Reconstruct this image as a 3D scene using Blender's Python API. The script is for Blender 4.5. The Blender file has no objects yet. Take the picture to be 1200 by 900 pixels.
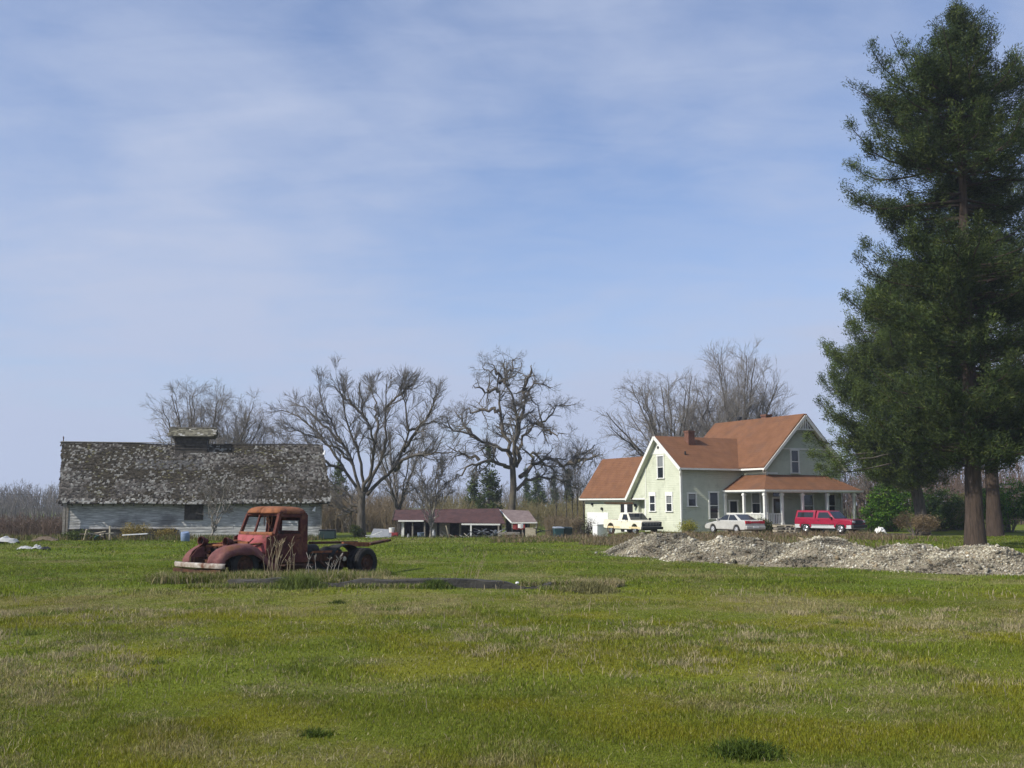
import bpy, math, random
import numpy as np
from mathutils import Vector, Matrix
R = math.radians
random.seed(7)
C = bpy.context.scene.collection
# ------------------------------------------------------------------ camera frame
CAMH, FPX, HOR = 2.2, 1170.0, 589.0
PITCH = math.atan((HOR - 450.0) / FPX)
def at(px, py, Y):
    """point seen at photo pixel (px, py), Y metres in front of the camera"""
    a, b = (px - 600) / FPX, (450 - py) / FPX
    dx, dy, dz = a, math.cos(PITCH) - b * math.sin(PITCH), math.sin(PITCH) + b * math.cos(PITCH)
    t = Y / dy
    return Vector((dx * t, Y, CAMH + dz * t))
def X(px, Y): return at(px, HOR, Y).x
# ------------------------------------------------------------------ noise
def _h(ix, iy, s):
    n = (ix.astype(np.int64) * 374761393 + iy.astype(np.int64) * 668265263 + s * 974634777) & 0x7fffffff
    n = ((n ^ (n >> 13)) * 1274126177) & 0x7fffffff
    n = n ^ (n >> 16)
    return (n & 0xffff) / 65535.0
def vnoise(x, y, s=0):
    x = np.asarray(x, float); y = np.asarray(y, float)
    ix = np.floor(x); iy = np.floor(y); fx = x - ix; fy = y - iy
    fx = fx * fx * (3 - 2 * fx); fy = fy * fy * (3 - 2 * fy)
    a = _h(ix, iy, s); b = _h(ix + 1, iy, s); c = _h(ix, iy + 1, s); d = _h(ix + 1, iy + 1, s)
    return (a * (1 - fx) + b * fx) * (1 - fy) + (c * (1 - fx) + d * fx) * fy
def fbm(x, y, o=4, s=0):
    v = 0; amp = 0.5; tot = 0
    for i in range(o):
        v = v + amp * vnoise(np.asarray(x) * 2 ** i, np.asarray(y) * 2 ** i, s + i); tot += amp; amp *= .5
    return v / tot
def ss(a, b, x):
    t = np.clip((np.asarray(x, float) - a) / (b - a), 0, 1); return t * t * (3 - 2 * t)
def gz(x, y):
    """height of the ground"""
    x = np.asarray(x, float); y = np.asarray(y, float)
    z = -1.15 * ss(60, 96, y) * (1 - ss(5, 12, x))
    z = z + .10 * (fbm(x * .09, y * .09, 3, 5) - .5) * ss(4, 12, y) + .05 * (fbm(x * .5, y * .5, 2, 9) - .5)
    z = z + .10 * np.exp(-((x + 6.5) / 5.5) ** 2 - ((y - 26.8) / 2.5) ** 2) - .16 * np.exp(-((x + 4.8) / 2.6) ** 2 - ((y - 32) / 2.6) ** 2)
    return z
def G(x, y): return float(gz(x, y))
# ------------------------------------------------------------------ scene objects
def tag(o, label=None, cat=None, group=None, kind=None):
    if label: o['label'] = label
    if cat: o['category'] = cat
    if group: o['group'] = group
    if kind: o['kind'] = kind
    return o
def thing(name, label, cat, loc=(0, 0, 0), rz=0, group=None):
    o = bpy.data.objects.new(name, None); C.objects.link(o)
    o.empty_display_size = .3
    o.location = loc; o.rotation_euler = (0, 0, rz)
    return tag(o, label, cat, group)
def copy_tree(o, parent=None):
    c = o.copy(); C.objects.link(c); c.parent = parent
    for ch in list(o.children): copy_tree(ch, c)
    return c
def np_mesh(name, V, faces, mat, parent=None, col=None, smooth=False, loc=None):
    V = np.ascontiguousarray(V, dtype=np.float32).reshape(-1, 3)
    me = bpy.data.meshes.new(name)
    me.vertices.add(len(V)); me.vertices.foreach_set('co', V.ravel())
    faces = [np.asarray(f, dtype=np.int32) for f in faces if len(f)]
    tot = np.concatenate([np.full(len(f), f.shape[1], np.int32) for f in faces])
    idx = np.concatenate([f.ravel() for f in faces]).astype(np.int32)
    start = np.concatenate([[0], np.cumsum(tot)[:-1]]).astype(np.int32)
    me.loops.add(len(idx)); me.loops.foreach_set('vertex_index', idx)
    me.polygons.add(len(tot)); me.polygons.foreach_set('loop_start', start)
    if smooth: me.polygons.foreach_set('use_smooth', np.ones(len(tot), bool))
    if col is not None:
        a = me.color_attributes.new('col', 'FLOAT_COLOR', 'POINT')
        c = np.ones((len(V), 4), np.float32); c[:, :3] = col
        a.data.foreach_set('color', c.ravel())
    me.update(calc_edges=True); me.validate()
    me.materials.append(mat)
    o = bpy.data.objects.new(name, me); C.objects.link(o)
    if parent: o.parent = parent
    if loc is not None: o.location = loc
    return o
class MB:
    def __init__(s): s.v = []; s.f = []
    def add(s, vs, fs):
        b = len(s.v); s.v += [tuple(v) for v in vs]; s.f += [tuple(i + b for i in f) for f in fs]; return s
    def hexa(s, p):   # 8 points: bottom 4 ccw, top 4 ccw
        return s.add(p, [(3, 2, 1, 0), (4, 5, 6, 7), (0, 1, 5, 4), (1, 2, 6, 5), (2, 3, 7, 6), (3, 0, 4, 7)])
    def box(s, x0, x1, y0, y1, z0, z1):
        return s.hexa([(x0, y0, z0), (x1, y0, z0), (x1, y1, z0), (x0, y1, z0), (x0, y0, z1), (x1, y0, z1), (x1, y1, z1), (x0, y1, z1)])
    def cbox(s, c, sx, sy, sz, M=None):
        M = M or Matrix.Identity(3); c = Vector(c)
        pts = [c + M @ Vector((a * sx / 2, b * sy / 2, d * sz / 2)) for d in (-1, 1) for a, b in ((-1, -1), (1, -1), (1, 1), (-1, 1))]
        return s.hexa(pts)
    def beam(s, p, q, w, h, up=(0, 0, 1)):
        p, q = Vector(p), Vector(q); t = (q - p).normalized(); up = Vector(up)
        if abs(t.dot(up.normalized())) > .97: up = Vector((1, 0, 0))
        a = t.cross(up).normalized(); b = a.cross(t).normalized()
        P = []
        for c in (p, q): P += [c - a * w / 2 - b * h / 2, c + a * w / 2 - b * h / 2, c + a * w / 2 + b * h / 2, c - a * w / 2 + b * h / 2]
        return s.hexa(P)
    def tube(s, pts, r, n=8, cap=True):
        pts = [Vector(p) for p in pts]; rr = r if hasattr(r, '__len__') else [r] * len(pts)
        vs = []; up = None
        for i, p in enumerate(pts):
            t = (pts[min(i + 1, len(pts) - 1)] - pts[max(i - 1, 0)]).normalized()
            if up is None: up = Vector((0, 0, 1)) if abs(t.z) < .9 else Vector((1, 0, 0))
            a = t.cross(up).normalized(); b = a.cross(t).normalized(); up = b
            for k in range(n):
                w = 2 * math.pi * k / n; vs.append(p + (a * math.cos(w) + b * math.sin(w)) * rr[i])
        fs = []
        for i in range(len(pts) - 1):
            for k in range(n): fs.append((i * n + k, i * n + (k + 1) % n, (i + 1) * n + (k + 1) % n, (i + 1) * n + k))
        if cap: fs += [tuple(range(n - 1, -1, -1)), tuple((len(pts) - 1) * n + k for k in range(n))]
        return s.add(vs, fs)
    def lathe(s, prof, c, ax=(0, 0, 1), n=24, arc=None):
        c = Vector(c); ax = Vector(ax).normalized(); u = ax.orthogonal().normalized(); w = ax.cross(u)
        vs = []
        for r, z in prof:
            for k in range(n):
                t = 2 * math.pi * k / n; vs.append(c + ax * z + (u * math.cos(t) + w * math.sin(t)) * max(r, 1e-4))
        fs = [(i * n + k, i * n + (k + 1) % n, (i + 1) * n + (k + 1) % n, (i + 1) * n + k) for i in range(len(prof) - 1) for k in range(n)]
        return s.add(vs, fs)
    def prism(s, poly, fn, a, b):
        """poly of 2-d points mapped by fn(p0, p1, t) at t=a and t=b"""
        n = len(poly); vs = [fn(p[0], p[1], a) for p in poly] + [fn(p[0], p[1], b) for p in poly]
        fs = [tuple(range(n - 1, -1, -1)), tuple(range(n, 2 * n))] + [(i, (i + 1) % n, n + (i + 1) % n, n + i) for i in range(n)]
        return s.add(vs, fs)
    def plate(s, pts, t):
        """flat polygon with thickness t below its normal"""
        pts = [Vector(p) for p in pts]; n = (pts[1] - pts[0]).cross(pts[-1] - pts[0]).normalized()
        k = len(pts); vs = pts + [p - n * t for p in pts]
        fs = [tuple(range(k)), tuple(range(2 * k - 1, k - 1, -1))] + [((i + 1) % k, i, k + i, k + (i + 1) % k) for i in range(k)]
        return s.add(vs, fs)
    def grid(s, rows, close=False):
        m = len(rows[0]); vs = [p for r in rows for p in r]
        fs = [(i * m + j, i * m + j + 1, (i + 1) * m + j + 1, (i + 1) * m + j) for i in range(len(rows) - 1) for j in range(m - 1)]
        return s.add(vs, fs)
    def build(s, name, mat, parent=None, loc=None, rz=None, bevel=0, smooth=None, solid=0, subsurf=0, fixn=True):
        me = bpy.data.meshes.new(name); me.from_pydata([tuple(v) for v in s.v], [], s.f); me.update()
        if fixn:
            import bmesh
            bm = bmesh.new(); bm.from_mesh(me); bmesh.ops.recalc_face_normals(bm, faces=bm.faces); bm.to_mesh(me); bm.free()
        me.materials.append(mat)
        if smooth:
            me.polygons.foreach_set('use_smooth', [True] * len(me.polygons)); me.set_sharp_from_angle(angle=R(smooth))
        o = bpy.data.objects.new(name, me); C.objects.link(o)
        if parent: o.parent = parent
        if loc is not None: o.location = loc
        if rz is not None: o.rotation_euler = (0, 0, rz)
        if solid:
            m = o.modifiers.new('t', 'SOLIDIFY'); m.thickness = solid; m.offset = 0
        if bevel:
            m = o.modifiers.new('b', 'BEVEL'); m.width = bevel; m.segments = 2; m.limit_method = 'ANGLE'; m.angle_limit = R(30); m.harden_normals = False
        if subsurf:
            m = o.modifiers.new('s', 'SUBSURF'); m.levels = subsurf; m.render_levels = subsurf
        return o
# ------------------------------------------------------------------ materials
M = {}
def newmat(name):
    m = bpy.data.materials.new(name); m.use_nodes = True
    nt = m.node_tree; b = nt.nodes['Principled BSDF']
    return m, nt, b
def N(nt, t, **k):
    n = nt.nodes.new(t)
    for a, v in k.items():
        if a.startswith('i_'): n.inputs[a[2:].replace('_', ' ')].default_value = v
        else: setattr(n, a, v)
    return n
def ramp(nt, src, stops, interp='LINEAR'):
    r = nt.nodes.new('ShaderNodeValToRGB'); r.color_ramp.interpolation = interp
    el = r.color_ramp.elements
    while len(el) > 1: el.remove(el[-1])
    for i, (p, c) in enumerate(stops):
        e = el[0] if i == 0 else el.new(p)
        e.position = p; c = (c, c, c) if not hasattr(c, '__len__') else c; e.color = (*c, 1)
    nt.links.new(src, r.inputs['Fac']); return r.outputs['Color']
def mixc(nt, fac, a, b, mode='MIX'):
    m = nt.nodes.new('ShaderNodeMix'); m.data_type = 'RGBA'; m.blend_type = mode
    for s, v in ((m.inputs[0], fac), (m.inputs[6], a), (m.inputs[7], b)):
        if hasattr(v, 'is_linked') or hasattr(v, 'links'): nt.links.new(v, s)
        elif hasattr(v, '__len__'): s.default_value = (*v, 1)
        else: s.default_value = v
    return m.outputs[2]
def simple(key, stops, scale=4, rough=.8, bump=0, metal=0, detail=6, stretch=(1, 1, 1), spec=.3, bscale=None, dirt=None):
    """noise-coloured surface; stops = [(pos, colour), ...]"""
    m, nt, b = newmat(key)
    tc = N(nt, 'ShaderNodeTexCoord'); mp = N(nt, 'ShaderNodeMapping'); mp.inputs['Scale'].default_value = stretch
    nt.links.new(tc.outputs['Object'], mp.inputs['Vector'])
    n = N(nt, 'ShaderNodeTexNoise'); n.inputs['Scale'].default_value = scale; n.inputs['Detail'].default_value = detail; n.inputs['Roughness'].default_value = .62
    nt.links.new(mp.outputs['Vector'], n.inputs['Vector'])
    c = ramp(nt, n.outputs['Fac'], stops)
    if dirt:
        n3 = N(nt, 'ShaderNodeTexNoise'); n3.inputs['Scale'].default_value = dirt[0]; n3.inputs['Detail'].default_value = 8
        nt.links.new(tc.outputs['Object'], n3.inputs['Vector'])
        f = ramp(nt, n3.outputs['Fac'], [(dirt[2], 0), (min(1, dirt[2] + .12), dirt[3])])
        c = mixc(nt, f, c, dirt[1])
    nt.links.new(c, b.inputs['Base Color'])
    b.inputs['Roughness'].default_value = rough; b.inputs['Metallic'].default_value = metal; b.inputs['Specular IOR Level'].default_value = spec
    if bump:
        n2 = N(nt, 'ShaderNodeTexNoise'); n2.inputs['Scale'].default_value = bscale or scale * 5; n2.inputs['Detail'].default_value = 5
        nt.links.new(mp.outputs['Vector'], n2.inputs['Vector'])
        bp = N(nt, 'ShaderNodeBump'); bp.inputs['Strength'].default_value = min(1, bump); bp.inputs['Distance'].default_value = .03
        nt.links.new(n2.outputs['Fac'], bp.inputs['Height']); nt.links.new(bp.outputs['Normal'], b.inputs['Normal'])
    M[key] = m; return m
def flat(key, c, rough=.6, spec=.4, metal=0):
    d = [max(0, x * .86) for x in c]; e = [min(1, x * 1.1) for x in c]
    return simple(key, [(.3, d), (.7, e)], 5, rough, 0, metal, spec=spec)
def attrmat(key, rough=.8, spec=.2, trans=0, nscale=0, namt=.3, bump=0):
    m, nt, b = newmat(key)
    a = N(nt, 'ShaderNodeAttribute', attribute_name='col')
    c = a.outputs['Color']
    if nscale:
        tc = N(nt, 'ShaderNodeTexCoord'); n = N(nt, 'ShaderNodeTexNoise'); n.inputs['Scale'].default_value = nscale; n.inputs['Detail'].default_value = 7
        n.inputs['Roughness'].default_value = .7
        nt.links.new(tc.outputs['Object'], n.inputs['Vector'])
        f = ramp(nt, n.outputs['Fac'], [(.3, 1 - namt), (.7, 1 + namt)])
        c = mixc(nt, 1.0, c, f, 'MULTIPLY')
        if bump:
            bp = N(nt, 'ShaderNodeBump'); bp.inputs['Strength'].default_value = bump; bp.inputs['Distance'].default_value = .03
            nt.links.new(n.outputs['Fac'], bp.inputs['Height']); nt.links.new(bp.outputs['Normal'], b.inputs['Normal'])
    nt.links.new(c, b.inputs['Base Color']); b.inputs['Roughness'].default_value = rough; b.inputs['Specular IOR Level'].default_value = spec
    if trans:
        t = N(nt, 'ShaderNodeBsdfTranslucent'); nt.links.new(c, t.inputs['Color'])
        mx = N(nt, 'ShaderNodeMixShader'); mx.inputs[0].default_value = trans
        out = nt.nodes['Material Output']
        nt.links.new(b.outputs[0], mx.inputs[1]); nt.links.new(t.outputs[0], mx.inputs[2]); nt.links.new(mx.outputs[0], out.inputs['Surface'])
    M[key] = m; return m
attrmat('leaf', .7, .15, .25)
attrmat('blade', .85, .04, .3)
attrmat('soil', .95, .05, 0, 9, .35, .6)
attrmat('stone', .9, .15, 0, 14, .25, .3)
attrmat('shingle', .92, .1, 0, 16, .35, .5)
simple('hazytwig', [(.3, (.16, .145, .13)), (.7, (.25, .23, .205))], 2, .9)  # twig colour for far trees, paled so that haze is in the colour
simple('bark', [(.3, (.045, .038, .03)), (.6, (.12, .105, .085)), (.8, (.2, .19, .165))], 3, .95, .8, stretch=(3, 3, .6))
simple('twig', [(.3, (.105, .095, .082)), (.7, (.175, .16, .14))], 2, .9)
simple('mossbark', [(.3, (.05, .042, .032)), (.55, (.12, .1, .075)), (.75, (.12, .12, .05))], 1.3, .95, .8)
simple('firbark', [(.3, (.03, .022, .017)), (.6, (.075, .053, .04)), (.8, (.12, .092, .075))], 4, .95, 1, stretch=(3, 3, .35))
simple('siding', [(.3, (.45, .475, .36)), (.7, (.56, .58, .455))], .9, .8, 0, detail=9, dirt=(1.6, (.35, .365, .28), .58, .55))
simple('trim', [(.3, (.68, .68, .63)), (.7, (.8, .8, .76))], 3, .6)
simple('roofing', [(.25, (.14, .064, .031)), (.5, (.18, .082, .040)), (.75, (.22, .104, .052))], 1.3, .95, .25, detail=12, bscale=40, dirt=(.8, (.12, .066, .042), .56, .5))
simple('brick', [(.3, (.11, .05, .035)), (.7, (.2, .1, .07))], 8, .9, .6)
simple('concrete', [(.3, (.03, .029, .027)), (.7, (.085, .08, .07))], 3, .95, .7)
simple('dirt', [(.3, (.08, .06, .04)), (.7, (.17, .13, .09))], 3, .95, .7)
simple('barnwood', [(.3, (.19, .185, .17)), (.48, (.38, .375, .355)), (.64, (.62, .615, .585))], 3.2, .9, .35, stretch=(.45, 1, 5), dirt=(.55, (.11, .105, .10), .54, .7))
simple('darkwood', [(.3, (.035, .03, .025)), (.7, (.11, .095, .08))], 4, .9, .4)
simple('greywood', [(.3, (.16, .145, .12)), (.7, (.34, .31, .27))], 4, .9, .4, stretch=(1, 1, 4))
simple('drystalk', [(.3, (.22, .17, .10)), (.7, (.34, .28, .18))], 4, .9)
simple('palewood', [(.3, (.36, .31, .22)), (.7, (.55, .49, .37))], 4, .9, .3)
simple('oldpaint', [(.3, (.035, .013, .011)), (.48, (.085, .025, .02)), (.62, (.125, .042, .028)), (.75, (.2, .085, .042))], 3.2, .85, .5, detail=10, dirt=(2.8, (.19, .085, .04), .56, .75))
simple('pinkpaint', [(.3, (.24, .045, .048)), (.55, (.33, .085, .088)), (.75, (.3, .11, .085))], 5, .75, .3, dirt=(6, (.13, .055, .03), .56, .85))
simple('mauvepaint', [(.3, (.085, .032, .03)), (.5, (.16, .062, .058)), (.7, (.23, .11, .09))], 3, .85, .5, detail=10, dirt=(3.2, (.17, .075, .035), .52, .85))
simple('rust', [(.3, (.13, .05, .025)), (.55, (.27, .105, .045)), (.75, (.36, .17, .085))], 5, .88, .4, dirt=(5, (.1, .035, .028), .53, .85))
simple('darkrust', [(.3, (.025, .016, .012)), (.6, (.09, .04, .022)), (.8, (.2, .085, .035))], 7, .9, .5)
simple('oldchrome', [(.38, (.13, .06, .035)), (.52, (.32, .27, .22)), (.7, (.52, .49, .44))], 4.5, .5, .2, stretch=(1, 1, 1))
simple('rubber', [(.3, (.012, .012, .012)), (.7, (.035, .033, .03))], 6, .85, .2)
flat('blackmetal', (.02, .02, .022), .5)
flat('black', (.012, .012, .013), .6)
flat('greywhite', (.42, .42, .41), .8)
flat('white', (.78, .78, .76), .5)
flat('greymetal', (.35, .36, .37), .45, metal=.4)
flat('chrome', (.62, .63, .65), .25, metal=.9)
flat('cream', (.78, .73, .59), .4)
flat('creamlow', (.72, .58, .33), .5)
flat('carred', (.30, .013, .042), .3, .5)
flat('silver', (.50, .51, .52), .35, .5)
flat('sedan', (.46, .455, .42), .3, .5)
flat('taillight', (.45, .012, .03), .3)
flat('bluebarrel', (.18, .24, .36), .7)
flat('teal', (.05, .12, .13), .5)
flat('darkgreen', (.012, .028, .024), .5)
flat('greyplastic', (.42, .46, .48), .5)
flat('redthing', (.24, .03, .03), .6)
flat('orangething', (.55, .14, .04), .6)
flat('doorwhite', (.8, .8, .79), .5)
simple('maroonroof', [(.3, (.05, .026, .025)), (.7, (.10, .05, .046))], 2, .8, .2)
simple('pinkroof', [(.3, (.14, .10, .095)), (.7, (.23, .18, .165))], 2, .85, .2)
m_, nt_, b_ = newmat('glass'); b_.inputs['Base Color'].default_value = (.018, .022, .026, 1); b_.inputs['Roughness'].default_value = .06; b_.inputs['Specular IOR Level'].default_value = .6; M['glass'] = m_
m_, nt_, b_ = newmat('paleglass'); b_.inputs['Base Color'].default_value = (.22, .23, .23, 1); b_.inputs['Roughness'].default_value = .15; M['paleglass'] = m_
def siding_bump(key, pitch):
    m = M[key]; nt = m.node_tree; b = nt.nodes['Principled BSDF']
    tc = N(nt, 'ShaderNodeTexCoord'); sp = N(nt, 'ShaderNodeSeparateXYZ'); nt.links.new(tc.outputs['Object'], sp.inputs[0])
    d = N(nt, 'ShaderNodeMath', operation='DIVIDE'); nt.links.new(sp.outputs['Z'], d.inputs[0]); d.inputs[1].default_value = pitch
    f = N(nt, 'ShaderNodeMath', operation='FRACT'); nt.links.new(d.outputs[0], f.inputs[0])
    bp = N(nt, 'ShaderNodeBump'); bp.invert = True; bp.inputs['Strength'].default_value = 1; bp.inputs['Distance'].default_value = .04
    nt.links.new(f.outputs[0], bp.inputs['Height']); nt.links.new(bp.outputs['Normal'], b.inputs['Normal'])
siding_bump('siding', .14)
siding_bump('roofing', .16)
# ------------------------------------------------------------------ camera, light, sky
sc = bpy.context.scene
cam = bpy.data.objects.new('camera', bpy.data.cameras.new('camera')); C.objects.link(cam); sc.camera = cam
cam.data.sensor_width = 36; cam.data.lens = 36 * FPX / 1200; cam.data.clip_end = 5000; cam.data.clip_start = .1
cam.location = (0, 0, CAMH); cam.rotation_euler = (math.pi / 2 + PITCH, 0, 0)
SUN_EL, SUN_AZ = R(38), R(180 + 60)      # azimuth clockwise from +Y
sd = Vector((math.sin(SUN_AZ) * math.cos(SUN_EL), math.cos(SUN_AZ) * math.cos(SUN_EL), math.sin(SUN_EL)))
sun = bpy.data.objects.new('sun', bpy.data.lights.new('sun', 'SUN')); C.objects.link(sun)
sun.data.energy = 3.6; sun.data.angle = R(.6); sun.data.color = (1, .95, .86); sun.rotation_euler = sd.to_track_quat('Z', 'Y').to_euler()
sun.location = sd * 60
w = bpy.data.worlds.new('World'); sc.world = w; w.use_nodes = True
nt = w.node_tree; bg = nt.nodes['Background']
sky = N(nt, 'ShaderNodeTexSky', sky_type='NISHITA'); sky.sun_disc = False; sky.sun_elevation = SUN_EL; sky.sun_rotation = SUN_AZ
sky.altitude = 0; sky.air_density = 1.0; sky.dust_density = 1.0; sky.ozone_density = 2.2
tc = N(nt, 'ShaderNodeTexCoord'); sp = N(nt, 'ShaderNodeSeparateXYZ'); nt.links.new(tc.outputs['Generated'], sp.inputs[0])
zz = N(nt, 'ShaderNodeMath', operation='MAXIMUM'); nt.links.new(sp.outputs['Z'], zz.inputs[0]); zz.inputs[1].default_value = 0
za = N(nt, 'ShaderNodeMath', operation='ADD'); nt.links.new(zz.outputs[0], za.inputs[0]); za.inputs[1].default_value = .16
ux = N(nt, 'ShaderNodeMath', operation='DIVIDE'); nt.links.new(sp.outputs['X'], ux.inputs[0]); nt.links.new(za.outputs[0], ux.inputs[1])
uy = N(nt, 'ShaderNodeMath', operation='DIVIDE'); nt.links.new(sp.outputs['Y'], uy.inputs[0]); nt.links.new(za.outputs[0], uy.inputs[1])
cb = N(nt, 'ShaderNodeCombineXYZ'); nt.links.new(ux.outputs[0], cb.inputs[0]); nt.links.new(uy.outputs[0], cb.inputs[1])
def cloud(scale, stretch, rot, loc, lo, hi, detail=9, dist=.3):
    mp = N(nt, 'ShaderNodeMapping'); mp.inputs['Scale'].default_value = stretch; mp.inputs['Rotation'].default_value = (0, 0, rot); mp.inputs['Location'].default_value = loc
    nt.links.new(cb.outputs[0], mp.inputs['Vector'])
    n = N(nt, 'ShaderNodeTexNoise'); n.inputs['Scale'].default_value = scale; n.inputs['Detail'].default_value = detail; n.inputs['Roughness'].default_value = .55; n.inputs['Distortion'].default_value = dist
    nt.links.new(mp.outputs['Vector'], n.inputs['Vector'])
    return ramp(nt, n.outputs['Fac'], [(lo, 0), (hi, 1)])
c1 = cloud(1.0, (1, .8, 1), R(25), (3.1, 1.7, 0), .36, .62, 12)
c2 = cloud(4.6, (.7, 1.7, 1), R(-50), (0, 4, 0), .34, .66, 12, .5)
SKYS = .10
cl = mixc(nt, .26, c1, c2)
fac = N(nt, 'ShaderNodeMath', operation='MULTIPLY'); nt.links.new(cl, fac.inputs[0]); fac.inputs[1].default_value = .84; fac_a = fac; fac = N(nt, 'ShaderNodeMath', operation='ADD'); nt.links.new(fac_a.outputs[0], fac.inputs[0]); fac.inputs[1].default_value = .13
lowz = N(nt, 'ShaderNodeMapRange'); nt.links.new(sp.outputs['Z'], lowz.inputs[0]); lowz.inputs[1].default_value = .0; lowz.inputs[2].default_value = .36; lowz.inputs[3].default_value = .72; lowz.inputs[4].default_value = 0
fac0 = fac; fac = N(nt, 'ShaderNodeMath', operation='MAXIMUM'); fa2 = N(nt, 'ShaderNodeMath', operation='MULTIPLY_ADD'); nt.links.new(fac0.outputs[0], fa2.inputs[0]); fa2.inputs[1].default_value = .75; nt.links.new(lowz.outputs[0], fa2.inputs[2]); fa2.use_clamp = True
nt.links.new(fac0.outputs[0], fac.inputs[0]); nt.links.new(fa2.outputs[0], fac.inputs[1])
tint = mixc(nt, 1.0, sky.outputs['Color'], (.92, 1.02, 1.22), 'MULTIPLY')
col = mixc(nt, fac.outputs[0], tint, (3.65, 4.2, 5.6))
nt.links.new(col, bg.inputs['Color']); bg.inputs['Strength'].default_value = SKYS
vs_ = sc.view_settings; vs_.view_transform = 'Standard'; vs_.look = 'None'; vs_.exposure = .45; vs_.gamma = 1; vs_.use_curve_mapping = False
sc.cycles.use_denoising = True
try: sc.cycles.denoiser = 'OPENIMAGEDENOISE'
except Exception: pass
sc.cycles.max_bounces = 6; sc.cycles.transparent_max_bounces = 6; sc.cycles.diffuse_bounces = 3; sc.cycles.volume_bounces = 0
sc.cycles.use_adaptive_sampling = True; sc.cycles.adaptive_threshold = .02
# ------------------------------------------------------------------ field
def field_color(x, y, fine=True):
    x = np.asarray(x, float); y = np.asarray(y, float)
    n1 = fbm(x * .32, y * .32, 4, 11); n2 = fbm(x * 1.4 + 7, y * 1.4, 3, 21); n3 = fbm(x * .11 + 3, y * .22, 3, 31); n4 = fbm(x * .7 + 40, y * .7, 3, 41)
    n5 = fbm(x * 4 + 70, y * 4, 2, 51)
    dry = .42 - .20 * ss(8.5, 12.5, y) + .20 * ss(17, 20.5, y + x * .1) - .36 * ss(22.5, 25, y) + .02
    band = np.exp(-((y - 30.0 - .02 * x) / 1.6) ** 2) * .28 + np.exp(-((y - 40 + .1 * x) / 3) ** 2) * .12
    d = np.clip(dry + band + (n1 - .5) * 1.7 + (n2 - .5) * 1.3 + (n5 - .5) * .9, 0, 1)
    mo = np.clip((n4 - .50) * 4.5 + .25, 0, 1) * (1 - .75 * ss(22, 27, y))
    dk = np.clip((n2 - .56) * 4, 0, 1) * .7
    green = np.array([.160, .190, .026]); moss = np.array([.23, .212, .022]); straw = np.array([.31, .265, .125]); dark = np.array([.075, .098, .020]); lush = np.array([.132, .176, .022])
    c = green + (lush - green) * ss(23, 28, y)[..., None]
    c = c + (moss - c) * (mo * .58)[..., None]
    c = c * (.80 + .45 * fbm(x * .16 + 11, y * .3, 3, 77))[..., None]
    c = c + (dark - c) * dk[..., None] * .8
    c = c + (straw - c) * (d ** 1.35)[..., None] * .62
    return c, d
def axis(lo, hi, fine0, fine1, step):
    a = list(np.arange(fine0, fine1 + 1e-6, step)); s = step; v = fine1
    while v < hi: s *= 1.35; v += s; a.append(min(v, hi))
    s = step; v = fine0
    while v > lo: s *= 1.35; v -= s; a.insert(0, max(v, lo))
    return np.array(a)
gx = axis(-650, 650, -45, 45, .45); gy = axis(-120, 650, 3, 75, .30)
XX, YY = np.meshgrid(gx, gy); ZZ = gz(XX, YY)
nx, ny = len(gx), len(gy)
i = np.arange((ny - 1) * nx).reshape(ny - 1, nx)[:, :-1].ravel()
F = np.stack([i, i + 1, i + 1 + nx, i + nx], 1)
gc, _ = field_color(XX.ravel(), YY.ravel())
gc = gc * .72
# worn gravel drive in front of the house
dr = np.exp(-(((YY.ravel() - 70) - (XX.ravel() - 20) * -.05) / 3.2) ** 2) * ss(6, 10, XX.ravel()) * (1 - ss(27, 30, XX.ravel()))
gc = gc + (np.array([.2, .165, .12]) - gc) * np.clip(dr * 1.2, 0, 1)[:, None]
ground = np_mesh('ground', np.stack([XX.ravel(), YY.ravel(), ZZ.ravel()], 1), [F], M['soil'], col=gc, smooth=True)
tag(ground, kind='structure')
# ------------------------------------------------------------------ grass
rg = np.random.default_rng(3)
def blades(name, x, y, h, w, col, lean=.7, mat='blade', z=None, parent=None):
    n = len(x); az = rg.uniform(0, 2 * np.pi, n); ln = rg.normal(0, lean, n) * h; la = rg.uniform(0, 2 * np.pi, n)
    z = gz(x, y) if z is None else z
    dx, dy = np.cos(az) * w / 2, np.sin(az) * w / 2
    mx, my = x + np.cos(la) * ln * .35, y + np.sin(la) * ln * .35
    V = np.empty((n, 5, 3), np.float32)
    V[:, 0] = np.stack([x - dx, y - dy, z - .01], 1); V[:, 1] = np.stack([x + dx, y + dy, z - .01], 1)
    V[:, 2] = np.stack([mx + dx * .8, my + dy * .8, z + h * .6], 1); V[:, 3] = np.stack([mx - dx * .8, my - dy * .8, z + h * .6], 1)
    V[:, 4] = np.stack([x + np.cos(la) * ln, y + np.sin(la) * ln, z + h], 1)
    b = np.arange(n, dtype=np.int32)[:, None] * 5
    return np_mesh(name, V.reshape(-1, 3), [b + np.array([[0, 1, 2, 3]]), b + np.array([[3, 2, 4]])], M[mat], parent, col=np.repeat(col, 5, 0))
def wedge(n, y0, y1, half=.62):
    u = rg.uniform(0, 1, n); y = np.sqrt(y0 * y0 + u * (y1 * y1 - y0 * y0)); x = rg.uniform(-1, 1, n) * (half * (y + 2) + 2.5)
    return x, y
xs, ys, hs, ws = [], [], [], []
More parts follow.
